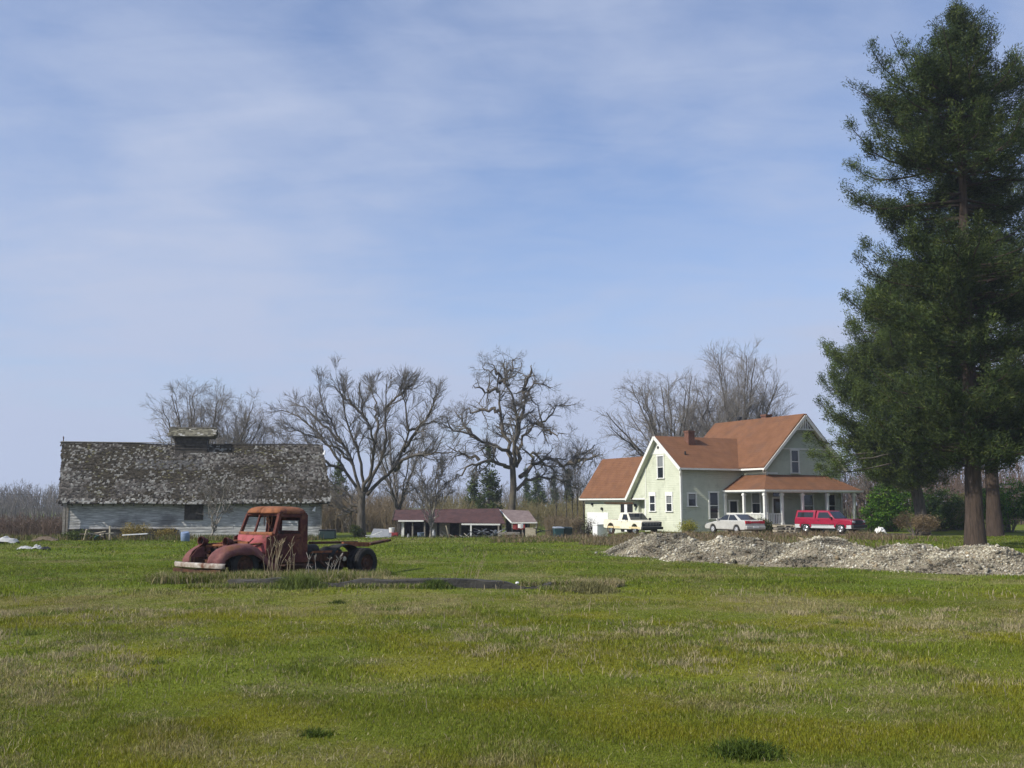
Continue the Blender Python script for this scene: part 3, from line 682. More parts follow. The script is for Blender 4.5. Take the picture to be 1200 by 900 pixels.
# roof of individual shingles (one part): front and back slopes
def shingles():
    V, Fc, cols = [], [], []
    hd = DB / 2 + .55; sl = math.hypot(hd, RZ - EZ + .5); drop = (RZ - EZ + .35)
    rows = int(sl / .125)
    for side in (0, 1):
        for r in range(rows + 1):
            s0 = r / rows                         # 0 eave .. 1 ridge
            xl = -.62 - .95 * s0 + .12 * math.sin(s0 * 3); xr = L + .58 - .62 * s0 ** 1.3
            x = xl + rb.uniform(-.05, .12)
            while x < xr:
                wd = rb.uniform(.07, .17); x2 = min(x + wd, xr + rb.uniform(-.06, .12))
                miss = rb.uniform() < (.22 if fbm(x * .35 + 3, r * 1.7, 2, 8) > .64 else .03)
                lo = rb.uniform(-.018, .018) + (.05 if miss else 0)
                def P(xx, s, up):
                    d = hd * (1 - s); zz = EZ - .35 + drop * s
                    sag = -.09 * math.sin(math.pi * min(1, max(0, xx / L))) * (.5 + .5 * s) - .045 * math.sin(xx * 1.1 + s * 2)*.5
                    yy = DB / 2 - d if side == 0 else DB / 2 + d
                    n = (-.66 if side == 0 else .66, .75)
                    return (xx, yy + n[0] * up, zz + n[1] * up + sag)
                sa = s0 + lo / sl - .012; sb = s0 + 2.0 / rows
                up = .02 + rb.uniform(0, .028); b = len(V)
                if not miss:
                    V += [P(x, sa, up), P(x2, sa, up + rb.uniform(-.012, .012)), P(x2, min(sb, 1.0), .004), P(x, min(sb, 1.0), .004), P(x, sa, -.01), P(x2, sa, -.01)]
                    Fc += [(b, b + 1, b + 2, b + 3), (b + 4, b + 5, b + 1, b)] if side == 0 else [(b + 3, b + 2, b + 1, b), (b, b + 1, b + 5, b + 4)]
                    moss = fbm(x * .55 + 9, s0 * 4.2 + side * 9, 4, 3); li = rb.uniform()
                    c = np.array([.125, .112, .098]) * rb.uniform(.3, 1.5)
                    if moss > .46 + rb.uniform(-.12, .12): c = np.array([.07, .06, .045]) * rb.uniform(.5, 1.35)
                    if li < .04 + .22 * ss(.42, .62, fbm(x * .8, s0 * 5 + 4, 3, 13)): c = np.array([.27, .26, .235]) * rb.uniform(.75, 1.15)
                    if s0 < .06 and li < .5: c = np.array([.34, .33, .3]) * rb.uniform(.7, 1.1)
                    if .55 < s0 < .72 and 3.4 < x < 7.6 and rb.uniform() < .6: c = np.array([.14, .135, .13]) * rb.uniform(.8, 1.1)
                    cols += [c] * 6
                x = x2 + .006
    return np_mesh('roof', np.array(V), [np.array(Fc)], M['shingle'], BA, col=np.array(cols))
rf = shingles()
# sheathing below the shingles, ridge cap
hd = DB / 2 + .5
mb = MB()
for sgn in (-1, 1):
    e = DB / 2 + sgn * hd; pts = [(-.55, e, EZ - .40), (L + .5, e, EZ - .40), (L - .1, DB / 2, RZ - .10), (-1.4, DB / 2, RZ - .10)]
    mb.plate(pts if sgn < 0 else pts[::-1], .06)
mb.build('sheathing', M['darkwood'], rf)
mb = MB(); mb.beam((-1.5, DB / 2 - .0, RZ + .0), (6.2, DB / 2, RZ - .02), .28, .05); mb.build('ridge_cap', M['greywood'], rf)
mb = MB(); mb.beam((8.9, DB / 2, RZ - .05), (L - .25, DB / 2, RZ - .02), .2, .06); mb.build('ridge_board', M['darkwood'], rf)
mb = MB()
for k in range(28): xx = -.3 + k * .6; mb.beam((xx, -.55, EZ - .52), (xx, .2, EZ + .12), .06, .12)
mb.build('rafter_tail', M['darkwood'], rf)
# moss cushions on the roof
V, Fc = [], []
for k in range(900):
    s = rb.uniform(.02, .95); x = rb.uniform(-.3, L + .3)
    if fbm(x * .5 + 9, s * 4.2, 4, 3) < .47: continue
    r = rb.uniform(.03, .10); yy = DB / 2 - hd * (1 - s); z = EZ - .36 + (RZ - EZ + .35) * s + .03 - .09 * math.sin(math.pi * min(1, max(0, x / L))) * (.5 + .5 * s); b = len(V)
    V += [(x + r * math.cos(t) * 1.4, yy + r * math.sin(t) * .7, z + r * math.sin(t) * .62) for t in (0, 1.05, 2.1, 3.14, 4.2, 5.2)] + [(x, yy - r * .45, z + r * .5)]
    Fc += [(b + q, b + (q + 1) % 6, b + 6) for q in range(6)]
simple('moss', [(.3, (.055, .055, .022)), (.7, (.13, .115, .06))], 6, .95, .3)
tag(np_mesh('moss', np.array(V), [np.array(Fc)], M['moss'], rf), kind='stuff')
# cupola
cx0, cx1 = 5.75, 7.8
cu = MB(); cu.box(cx0, cx1, DB / 2 - .7, DB / 2 + .7, RZ - 1.0, RZ + .6)
for k in range(5): cu.box(cx0 - .02, cx1 + .02, DB / 2 - .74, DB / 2 - .7, RZ - .45 + k * .2, RZ - .35 + k * .2)
cuo = cu.build('cupola', M['darkwood'], BA)
V, Fc, cols = [], [], []
for side in (-1, 1):
    for r in range(7):
        x = cx0 - .45
        while x < cx1 + .45:
            x2 = x + rb.uniform(.1, .22); s0 = r / 7; up = .02 + rb.uniform(0, .025); b = len(V)
            q = lambda xx, s, u: (xx, DB / 2 + side * 1.05 * (1 - s), RZ + .40 + .62 * s + u)
            V += [q(x, s0 - .03, up), q(x2, s0 - .03, up), q(x2, min(1, s0 + .26), .0), q(x, min(1, s0 + .26), .0)]
            Fc.append((b, b + 1, b + 2, b + 3) if side < 0 else (b + 3, b + 2, b + 1, b)); c = np.array([.16, .15, .11]) * rb.uniform(.5, 1.5)
            if rb.uniform() < .12: c = np.array([.4, .39, .35])
            cols += [c] * 4; x = x2 + .005
cr = np_mesh('cupola_roof', np.array(V), [np.array(Fc)], M['shingle'], cuo, col=np.array(cols))
mb = MB(); mb.beam((cx0 - .45, DB / 2, RZ + 1.05), (cx1 + .45, DB / 2, RZ + 1.05), .22, .05)
for sgn in (-1, 1):
    pts = [(cx0 - .42, DB / 2 + sgn * 1.0, RZ + .40), (cx1 + .42, DB / 2 + sgn * 1.0, RZ + .40), (cx1 + .42, DB / 2, RZ + 1.0), (cx0 - .42, DB / 2, RZ + 1.0)]
    mb.plate(pts if sgn < 0 else pts[::-1], .05)
mb.build('cupola_cap', M['greywood'], cuo)
# lightning rod, lamps
mb = MB(); mb.tube([(-1.4, DB / 2, RZ - .1), (-1.4, DB / 2, RZ + .35)], .03, 6); mb.lathe([(.001, -.06), (.06, 0), (.001, .06)], (-1.4, DB / 2, RZ + .25), n=8); mb.build('lightning_rod', M['darkrust'], BA)
def lamp(x, y, z, tilt):
    mb = MB(); mb.tube([(x, y, z), (x + .1, y - .18, z + .05)], .02, 6); l = mb.build('lamp_arm', M['greymetal'], BA)
    mb = MB(); mb.lathe([(.03, .30), (.05, .28), (.06, .15), (.11, .02), (.12, .0), (.001, .02)], (x + .12, y - .24, z - .1), (tilt, 0, 1), 12); mb.build('lamp_head', M['white'], l, smooth=40)
lamp(L - .55, -.05, 1.75, .35); lamp(L + .05, 2.9, RZ - .65, .2)
# ------------------------------------------------------------------ farmhouse: local x along the sunlit-to-right axis, y to the back
HS = thing('farmhouse', 'sage green farmhouse with steep rust brown roofs and a wraparound porch', 'house', (12.8, 76, 0), R(27))
def hp(h): return HS
wl = MB()
wl.prism([(0, -.3), (0, 4.75), (2.9, 7.2), (6.55, 2.72), (6.55, 2.5), (4.77, 2.5), (4.77, -.3)], lambda a, b, t: (t, a, b), 0, 8.2)
wl.box(.9, 5.6, 4.79, 6.6, -.3, 2.52)
wl.prism([(5.9, -.3), (5.9, 4.72), (9.7, 8.6), (13.5, 4.72), (13.5, -.3)], lambda a, b, t: (a, t, b), -2.8, 7.5)
wl.prism([(.6, -.4), (.6, 2.6), (2.7, 5.62), (4.8, 2.6), (4.8, -.4)], lambda a, b, t: (a, t, b), 6.62, 15.0)
wall = wl.build('wall', M['siding'], HS)
# roofs
def slab(mb, pts, t=.14): mb.plate(pts, t)
rf = MB(); tr_ = MB()
# mid wing roof (ridge along x)
o = .38
rz = 7.42; sR = (7.42 - 4.82) / 3.25; 
slab(rf, [(-o, -.35, 4.82), (6.0, -.35, 4.82), (8.5, 2.9, rz), (-o, 2.9, rz)])
slab(rf, [(-o, 2.9, rz), (7.0, 2.9, rz), (7.0, 6.98, 2.55), (-o, 6.98, 2.55)])
m1 = rf.build('roof', M['roofing'], HS)
rf = MB()
# main roof (ridge along y)
slab(rf, [(5.48, -3.15, 4.80), (9.7, -3.15, 9.0), (9.7, 7.85, 9.0), (5.48, 7.85, 4.80)][::-1])
slab(rf, [(9.7, -3.15, 9.0), (13.92, -3.15, 4.80), (13.92, 7.85, 4.80), (9.7, 7.85, 9.0)][::-1])
m2 = rf.build('roof', M['roofing'], HS)
rf = MB()
slab(rf, [(.25, 6.75, 2.55), (2.7, 6.75, 6.05), (2.7, 15.3, 6.05), (.25, 15.3, 2.55)][::-1], .1)
slab(rf, [(2.7, 6.75, 6.05), (5.15, 6.75, 2.55), (5.15, 15.3, 2.55), (2.7, 15.3, 6.05)][::-1], .1)
m3 = rf.build('roof', M['roofing'], HS)
# porch roof: left slope, front slope, right hip
rf = MB(); ez, tz = 3.16, 4.32
slab(rf, [(3.95, -.02, ez), (3.95, -4.75, ez), (5.88, -2.82, tz), (5.88, -.02, tz)], .1)
slab(rf, [(3.95, -4.75, ez), (13.75, -4.75, ez), (12.0, -2.82, tz), (5.88, -2.82, tz)], .1)
slab(rf, [(13.75, -4.75, ez), (13.75, -2.82, ez), (12.0, -2.82, tz)], .1)
m4 = rf.build('porch_roof', M['roofing'], HS)
# trims, fascias, gutters, barge boards
t = MB()
for gp in (((-o - .02, -.42, 4.74), (5.5, -.42, 4.74)), ((5.42, -.5, 4.74), (5.42, -3.15, 4.74)), ((13.98, -3.15, 4.74), (13.98, 7.8, 4.74)), ((.19, 6.9, 2.48), (.19, 15.3, 2.48)), ((3.92, -.05, 3.08), (3.92, -4.8, 3.08)), ((3.92, -4.82, 3.08), (13.8, -4.82, 3.08))):
    t = MB(); t.beam(*gp, .09, .13); t.build('gutter', M['trim'], HS)
t = MB()
t.beam((-o - .03, -.42, 4.70), (-o - .03, 2.9, 7.30), .05, .24); t.build('barge_board', M['trim'], HS); t = MB(); t.beam((-o - .03, 2.9, 7.30), (-o - .03, 7.05, 2.40), .05, .24); t.build('barge_board', M['trim'], HS); t = MB()
t.beam((5.42, -3.19, 4.68), (9.7, -3.19, 8.88), .05, .22); t.build('barge_board', M['trim'], HS); t = MB(); t.beam((9.7, -3.19, 8.88), (13.98, -3.19, 4.68), .05, .22); t.build('barge_board', M['trim'], HS); t = MB()
t.beam((.2, 15.33, 2.45), (2.7, 15.33, 5.95), .05, .2)
t.build('barge_board', M['trim'], HS)
t = MB(); t.plate([(-o, 2.92, 7.17), (.0, 2.92, 7.17), (.0, 6.95, 2.36), (-o, 6.95, 2.36)], .02); t.build('soffit', M['siding'], HS)
t = MB(); t.plate([(9.72, -3.15, 8.76), (9.72, -2.8, 8.76), (13.9, -2.8, 4.6), (13.9, -3.15, 4.6)], .02); t.build('soffit', M['siding'], HS)
t = MB()
for nm, bb in (('corner_board', (-.05, .09, -.06, .10, -.2, 4.6)), ('corner_board', (5.86, 6.0, -2.86, -2.72, .3, 4.6)), ('corner_board', (13.42, 13.55, -2.86, -2.72, -.1, 4.6)), ('trim_board', (-.03, -.003, 1.72, 3.92, 5.98, 6.10)), ('trim_board', (-.03, -.003, 4.80, 6.55, 2.44, 2.56)), ('corner_board', (-.03, -.003, 4.66, 4.78, -.2, 2.5)), ('trim_board', (5.9, 7.0, -2.84, -2.803, 4.36, 4.50)), ('trim_board', (6.9, 12.5, -2.835, -2.803, 6.28, 6.40))):
    t = MB(); t.box(*bb); t.build(nm, M['trim'], HS)
# gable apex panel and vent
t = MB(); t.prism([(1.78, 6.10), (2.9, 7.05), (3.75, 6.10)], lambda a, b, q: (q, a, b), -.022, -.004); t.build('gable_panel', M['trim'], HS)
t = MB(); t.lathe([(.001, 0), (.12, 0), (.12, .03), (.001, .03)], (-.05, 2.85, 6.5), (1, 0, 0), 12); t.build('gable_vent', M['blackmetal'], HS)
# apex fretwork on the main gable
t = MB(); y = -3.12
t.beam((8.55, y, 7.86), (10.85, y, 7.86), .06, .12); t.beam((9.7, y, 7.86), (9.7, y, 8.8), .06, .1)
for k in (-.62, -.3, .3, .62): t.beam((9.7 + k * .9, y, 7.9), (9.7 + k * .55, y, 8.75 - abs(k) * .75), .05, .08)
t.build('gable_fretwork', M['trim'], HS)
# windows ------------------------------------------------------------
def win(o, d, nrm, w, z0, z1, head=.14, mid=True, pale=False):
    """window centred at o (house coords, z ignored), wall direction d, outward normal nrm"""
    o, d, nrm = Vector(o), Vector(d), Vector(nrm)
    def bx(mb, a0, a1, n0, n1, b0, b1):
        P = []
        for zz in (b0, b1):
            for aa, nn in ((a0, n0), (a1, n0), (a1, n1), (a0, n1)): P.append(Vector((0, 0, zz)) + o + d * aa + nrm * nn)
        mb.hexa(P)
    f = MB(); c = .12
    bx(f, -w / 2 - c, -w / 2, -.02, .06, z0, z1); bx(f, w / 2, w / 2 + c, -.02, .06, z0, z1); bx(f, -w / 2 - c - .03, w / 2 + c + .03, -.02, .08, z1, z1 + head)
    if mid: bx(f, -w / 2, w / 2, -.02, .045, (z0 + z1) / 2 - .03, (z0 + z1) / 2 + .03)
    fr = f.build('window', M['trim'], HS)
    p = MB(); bx(p, -w / 2, w / 2, -.02, .02, z0, z1); p.build('pane', M['glass'], fr)
    if pale: 
        p = MB(); bx(p, -w / 2 + .05, w / 2 - .05, .02, .026, (z0 + z1) / 2 + .05, z1 - .05); p.build('blind', M['paleglass'], fr)
    s = MB(); bx(s, -w / 2 - c - .05, w / 2 + c + .05, -.02, .11, z0 - .07, z0); s.build('sill', M['trim'], fr)
L_, F_ = ((0, -1, 0), (-1, 0, 0)), ((1, 0, 0), (0, -1, 0))
win((0, 2.56, 0), *L_, .72, 4.12, 5.8, .12, True, True)
win((0, 3.72, 0), *L_, .66, 1.55, 2.72, .3); win((0, 1.5, 0), *L_, .66, 1.55, 2.72, .3, True, True)
win((.98, 0, 0), *F_, .66, 1.95, 2.85, .12, False, True)
win((3.05, 0, 0), *F_, .75, 1.0, 2.95, .12)
win((4.95, 0, 0), *F_, .7, 1.35, 2.3, .12, False)
win((5.9, -1.6, 0), *L_, .85, 1.4, 2.9, .12, True, True)
win((8.77, -2.8, 0), *F_, .66, 4.5, 6.2, .1)
win((9.9, -2.8, 0), *F_, 1.1, 1.1, 2.8, .12); win((12.3, -2.8, 0), *F_, .9, 1.1, 2.8, .12)
# doors
def door(o, d, nrm, w, z0, z1, mat, glass=None):
    o, d, nrm = Vector(o), Vector(d), Vector(nrm)
    def bx(mb, a0, a1, n0, n1, b0, b1):
        mb.hexa([Vector((0, 0, zz)) + o + d * aa + nrm * nn for zz in (b0, b1) for aa, nn in ((a0, n0), (a1, n0), (a1, n1), (a0, n1))])
    p = MB(); bx(p, -w / 2, w / 2, -.02, .035, z0, z1); dr = p.build('door', M[mat], HS)
    f = MB(); bx(f, -w / 2 - .12, -w / 2, -.02, .06, z0, z1 + .12); bx(f, w / 2, w / 2 + .12, -.02, .06, z0, z1 + .12); bx(f, -w / 2, w / 2, -.02, .06, z1, z1 + .12); f.build('door_frame', M['trim'], dr)
    h = MB(); bx(h, w / 2 - .12, w / 2 - .06, .035, .09, z0 + .95, z0 + 1.05); h.build('handle', M['greymetal'], dr)
    if glass:
        g = MB(); bx(g, -w * .28, w * .28, .035, .042, z0 + glass[0], z0 + glass[1]); g.build('door_pane', M['glass'], dr)
door((6.93, -2.8, 0), *F_, .9, .52, 2.5, 'darkwood', (.9, 1.7))
door((.9, 5.55, 0), *L_, .9, .25, 2.3, 'doorwhite', (1.0, 1.85))
t = MB(); t.box(6.5, 7.36, -2.83, -2.803, 2.68, 2.95); t.build('transom', M['glass'], HS)
# garage doors in the sunlit wing: white panel, sliding dark opening
t = MB(); t.box(.555, .6, 11.2, 14.6, -.2, 1.35); t.build('garage_panel', M['doorwhite'], HS)
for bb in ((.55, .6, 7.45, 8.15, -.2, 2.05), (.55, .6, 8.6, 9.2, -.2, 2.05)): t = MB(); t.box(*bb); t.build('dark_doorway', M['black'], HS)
t = MB(); t.box(.51, .6, 8.17, 8.58, -.2, 2.05); t.build('sliding_door', M['doorwhite'], HS)
t = MB(); t.tube([(.48, 7.2, 2.16), (.48, 11.6, 2.18)], .04, 6); t.build('door_track', M['rust'], HS)
for yy, zz in ((13.7, 1.95), (12.1, 1.55), (6.95, 1.85)):
    l = MB(); l.lathe([(.001, 0), (.1, .02), (.12, .2), (.001, .26)], (.5, yy, zz), (0, 0, 1), 10); l.box(.5, .6, yy - .04, yy + .04, zz + .05, zz + .12); l.build('wall_lamp', M['blackmetal'], HS)
# downpipe
t = MB(); t.tube([(-.30, -.42, 4.62), (-.2, -.2, 4.35), (-.12, -.11, 4.2), (-.12, -.11, 0)], .045, 6); t.build('downpipe', M['trim'], HS); t = MB(); t.tube([(5.35, -3.1, 4.66), (5.5, -2.95, 4.45), (5.8, -2.9, 4.35)], .045, 6); t.build('downpipe', M['trim'], HS)
t = MB(); t.tube([(-.03, 4.6, 2.6), (-.03, 4.6, 5.0)], .03, 5); t.build('conduit', M['trim'], HS)
# chimneys
t = MB(); t.box(2.3, 2.9, 2.0, 2.55, 6.4, 7.85); t.box(2.26, 2.94, 1.96, 2.59, 7.72, 7.86); t.build('chimney', M['brick'], HS)
t = MB(); t.box(10.0, 10.6, 1.7, 2.3, 8.3, 9.42); t.box(9.95, 10.65, 1.65, 2.35, 9.3, 9.44); t.build('chimney', M['brick'], HS)
t = MB(); t.lathe([(.13, 0), (.13, .75), (.22, .76), (.22, .95), (.1, 1.02), (.001, 1.02)], (10.2, 5.3, 8.5), n=12); t.build('stove_pipe', M['blackmetal'], HS)
t = MB(); t.tube([(1.2, 1.0, 5.7), (1.2, 1.0, 6.15)], .07, 8); t.build('vent_pipe', M['blackmetal'], HS)
# porch
pf = MB(); pf.box(4.0, 5.88, -4.65, -.02, -.2, .5); pf.box(5.88, 13.5, -4.65, -2.82, -.2, .5); po = pf.build('porch_floor', M['greywood'], HS)
pb = MB(); pb.beam((4.08, -.05, 3.02), (4.08, -4.62, 3.02), .16, .18); pb.beam((4.0, -4.62, 3.02), (13.6, -4.62, 3.02), .16, .18); pb.build('porch_beam', M['trim'], HS)
for xx, yy in ((4.1, -2.3), (4.1, -4.6), (5.73, -4.6), (7.74, -4.6), (10.24, -4.6), (13.0, -4.6), (4.1, -.1)):
    p = MB(); p.box(xx - .09, xx + .09, yy - .09, yy + .09, .5, 2.94); p.box(xx - .13, xx + .13, yy - .13, yy + .13, 2.72, 2.86); p.box(xx - .14, xx + .14, yy - .14, yy + .14, .5, .74); p.build('porch_post', M['trim'], HS)
for p, q in (((4.1, -.15), (4.1, -4.5)), ((4.2, -4.6), (5.65, -4.6))):
    r_ = MB(); a, b = Vector((*p, 0)), Vector((*q, 0)); up = Vector((0, 0, 1))
    r_.beam(a + up * 1.38, b + up * 1.38, .08, .08); r_.beam(a + up * .66, b + up * .66, .06, .06)
    n = int((b - a).length / .16)
    for k in range(1, n): c = a.lerp(b, k / n); r_.beam(c + up * .66, c + up * 1.38, .07, .035)
    r_.build('porch_railing', M['trim'], HS)
for k in range(3):
    s = MB(); s.box(6.2, 7.5, -4.65 - .3 * (k + 1), -4.65 - .3 * k - .003, -.2, .5 - .15 * (k + 1)); s.build('step', M['greywood'], HS)
# ------------------------------------------------------------------ vehicles
def arch(xc, r, zb, zc=None, n=9):
    zc = zb if zc is None else zc
    return [(xc + r * math.cos(math.pi * k / n), zc + r * math.sin(math.pi * k / n)) for k in range(n + 1)]
def car_wheel(root, x, y, r, s, rimmat='chrome', w=.2):
    mb = MB(); a = w / 2
    mb.lathe([(r * .62, -a), (r * .9, -a), (r, -a * .6), (r, a * .6), (r * .9, a), (r * .62, a), (r * .62, -a)], (x, y, r), (0, 1, 0), 24)
    wh = mb.build('wheel', M['rubber'], root, smooth=35)
    hb = MB(); hb.lathe([(r * .63, s * a * .9), (r * .56, s * a * .95), (r * .5, s * a * .3), (r * .22, s * a * .7), (r * .18, s * a), (.001, s * a)], (x, y, r), (0, 1, 0), 18)
    for k in range(5):
        t = 2 * math.pi * k / 5; hb.beam((x + r * .15 * math.cos(t), y + s * a * .75, r + r * .15 * math.sin(t)), (x + r * .55 * math.cos(t), y + s * a * .75, r + r * .55 * math.sin(t)), .06, .03)
    hb.build('rim', M[rimmat], wh, smooth=40)
def lower(root, poly, W, mat, name='body', bev=.035, inset=0):
    mb = MB(); mb.prism(poly, lambda a, b, t: (a, t, b), -W / 2 + inset, W / 2 - inset); return mb.build(name, M[mat], root, bevel=bev, smooth=40)
def frustum(root, b, tq, zb, zt, wb, wt, mat, name, bev=.04):
    """b = (rear x, front x) at belt; tq the same at roof"""
    mb = MB(); mb.hexa([(b[0], -wb, zb), (b[1], -wb, zb), (b[1], wb, zb), (b[0], wb, zb), (tq[0], -wt, zt), (tq[1], -wt, zt), (tq[1], wt, zt), (tq[0], wt, zt)]); return mb.build(name, M[mat], root, bevel=bev, smooth=40)
def glass(root, pts, name, off, t=.02):
    P = [Vector(p) for p in pts]; n = (P[1] - P[0]).cross(P[-1] - P[0]).normalized()
    mb = MB(); mb.plate([p + n * off for p in P], t); return mb.build(name, M['glass'], root)
def sideglass(root, x0b, x1b, x0t, x1t, z0, z1, zb, zt, wb, wt, s, name='side_window'):
    y = lambda z: s * (wb + (wt - wb) * (z - zb) / (zt - zb))
    pts = [(x0b, y(z0), z0), (x1b, y(z0), z0), (x1t, y(z1), z1), (x0t, y(z1), z1)]
    if s > 0: pts = pts[::-1]
    return glass(root, pts, name, .012)
def endglass(root, xb, xt, z0, z1, zb, zt, wb, wt, front, name):
    x = lambda z: xb + (xt - xb) * (z - zb) / (zt - zb); w_ = lambda z: (wb + (wt - wb) * (z - zb) / (zt - zb)) - .07
    pts = [(x(z0), -w_(z0), z0), (x(z0), w_(z0), z0), (x(z1), w_(z1), z1), (x(z1), -w_(z1), z1)]
    if not front: pts = pts[::-1]
    return glass(root, pts, name, .012)
def place(hxv, hyv, ang): 
    v = Matrix.Rotation(R(27), 3, 'Z') @ Vector((hxv, hyv, 0)) + Vector((12.8, 76, 0)); return v
# --- cream pickup parked along the gable wall, nose towards the camera's right
v = place(-2.5, 2.95, 0)
CP = thing('pickup_truck', 'cream pickup with dark grille and open bed by the sunlit gable wall', 'pickup', (v.x, v.y, -.22), R(-61))
Wd = 1.92
body = [(2.45, .42), (2.5, .95), (2.42, 1.03)] + [(1.05, 1.08), (.95, 1.08), (-.62, 1.08), (-2.45, 1.06), (-2.5, .98), (-2.5, .48)] + arch(-1.5, .42, .42)[::-1] + arch(1.6, .42, .42)[::-1]
lower(CP, body, Wd, 'cream')
mb = MB(); mb.box(-2.3, 2.2, -.62, .62, .35, .9); mb.build('underbody', M['black'], CP)
mb = MB(); mb.box(-2.42, -.72, -.80, .80, 1.075, 1.092); mb.build('bed_floor', M['darkrust'], CP)
mb = MB()
for s in (-1, 1): mb.box(-2.48, -.66, s * .90 - .06, s * .90 + .06, 1.06, 1.12)
mb.box(-2.5, -2.42, -.9, .9, 1.06, 1.12); mb.build('bed_rail', M['cream'], CP)
frustum(CP, (-.66, 1.02), (-.50, .42), 1.06, 1.66, .90, .74, 'cream', 'cab')
for s in (-1, 1):
    sideglass(CP, -.10, .74, -.04, .40, 1.12, 1.54, 1.06, 1.66, .90, .74, s)
    mb = MB(); mb.box(-.22, .90, s * .962 - .006, s * .962 + .006, .48, 1.06); d = mb.build('door', M['cream'], CP, bevel=.004)
    mb = MB(); mb.box(-.1, .06, s * .975 - .012, s * .975 + .012, .94, .98); mb.build('handle', M['chrome'], d)
    mb = MB(); mb.tube([(.72, s * .95, 1.1), (.72, s * 1.1, 1.15)], .015, 6); mb.box(.68, .76, s * 1.1 - .02, s * 1.1 + .14 * (s > 0) + .02, 1.08, 1.26); mb.build('wing_mirror', M['blackmetal'], CP)
    mb = MB(); mb.lathe([(.001, 0), (.09, 0), (.10, .03), (.001, .05)], (2.49, s * .72, .86), (1, 0, 0), 14); mb.build('headlight', M['paleglass'], CP)
    mb = MB(); mb.box(-1.95, 2.3, s * .963 - .004, s * .963 + .004, .48, .62); mb.build('lower_stripe', M['creamlow'], CP)
    mb = MB(); mb.lathe([(.40, -.02), (.46, -.02), (.46, .02), (.40, .02), (.40, -.02)], (-1.5, s * .95, .42), (0, 1, 0), 24); mb.build('arch_trim', M['darkrust'], CP)
    car_wheel(CP, -1.5, s * .86, .34, s, 'chrome'); car_wheel(CP, 1.6, s * .86, .34, s, 'chrome')
endglass(CP, 1.02, .42, 1.12, 1.6, 1.06, 1.66, .9, .74, True, 'windscreen'); endglass(CP, -.66, -.50, 1.14, 1.56, 1.06, 1.66, .9, .74, False, 'rear_window')
mb = MB(); mb.box(2.46, 2.53, -.90, .90, .66, .98); mb.build('grille', M['blackmetal'], CP, bevel=.02)
mb = MB()
for k in range(9): mb.box(2.53, 2.545, -.56 + k * .14 - .012, -.56 + k * .14 + .012, .72, .94)
mb.build('grille_bar', M['greymetal'], CP)
mb = MB(); mb.box(2.44, 2.64, -.97, .97, .42, .62); mb.build('bumper', M['blackmetal'], CP, bevel=.03)
mb = MB(); mb.box(1.1, 2.44, -.80, .80, 1.035, 1.062); mb.build('bonnet', M['cream'], CP, bevel=.02)
# --- pale sedan nosed in towards the porch
v = place(.95, -4.9, 0)
SD = thing('sedan_car', 'pale champagne sedan seen from its rear corner before the porch', 'car', (v.x, v.y, .02), R(180 - 64))
Ws = 1.74
body = [(2.22, .28), (2.32, .48), (2.22, .62), (1.9, .72), (1.2, .84), (.9, .88), (-1.6, .96), (-2.1, .96), (-2.28, .88), (-2.32, .45), (-2.2, .28)] + arch(-1.33, .36, .28)[::-1] + arch(1.33, .36, .28)[::-1]
lower(SD, body, Ws, 'sedan', bev=.06)
mb = MB(); mb.box(-2.0, 2.0, -.58, .58, .22, .7); mb.build('underbody', M['black'], SD)
frustum(SD, (-1.85, 1.15), (-.80, .02), .88, 1.38, .78, .56, 'sedan', 'roof', .07)
for s in (-1, 1):
    sideglass(SD, -.26, .84, -.24, .10, .95, 1.31, .88, 1.38, .78, .56, s); sideglass(SD, -1.40, -.34, -.80, -.31, .95, 1.31, .88, 1.38, .78, .56, s)
    car_wheel(SD, -1.33, s * .78, .31, s, 'silver'); car_wheel(SD, 1.33, s * .78, .31, s, 'silver')
    mb = MB(); mb.box(-2.34, -2.22, s * .62 - .22, s * .62 + .22, .72, .92); mb.build('tail_light', M['taillight'], SD, bevel=.02)
    mb = MB(); mb.box(2.12, 2.24, s * .58 - .18, s * .58 + .18, .58, .72); mb.build('headlight', M['paleglass'], SD, bevel=.02)
    for x0, x1 in ((-.3, .82), (-1.0, -.36)):
        mb = MB(); mb.box(x0, x1, s * .872 - .004, s * .872 + .004, .36, .89); d = mb.build('door', M['sedan'], SD, bevel=.003)
        mb = MB(); mb.box(x0 + .06, x0 + .22, s * .883 - .01, s * .883 + .01, .80, .83); mb.build('handle', M['sedan'], d)
    mb = MB(); mb.box(.62, .76, s * .92 - .09, s * .92 + .09, .93, 1.06); mb.build('wing_mirror', M['sedan'], SD, bevel=.02)
endglass(SD, 1.15, .02, .94, 1.34, .88, 1.38, .78, .56, True, 'windscreen'); endglass(SD, -1.85, -.80, .98, 1.33, .88, 1.38, .78, .56, False, 'rear_window')
mb = MB(); mb.box(-2.36, -2.28, -.4, .4, .76, .90); mb.build('rear_panel', M['taillight'], SD)
mb = MB(); mb.box(-2.42, -2.2, -.84, .84, .34, .58); mb.build('bumper', M['sedan'], SD, bevel=.05)
mb = MB(); mb.box(-2.43, -2.41, -.26, .26, .44, .56); mb.build('number_plate', M['white'], SD)
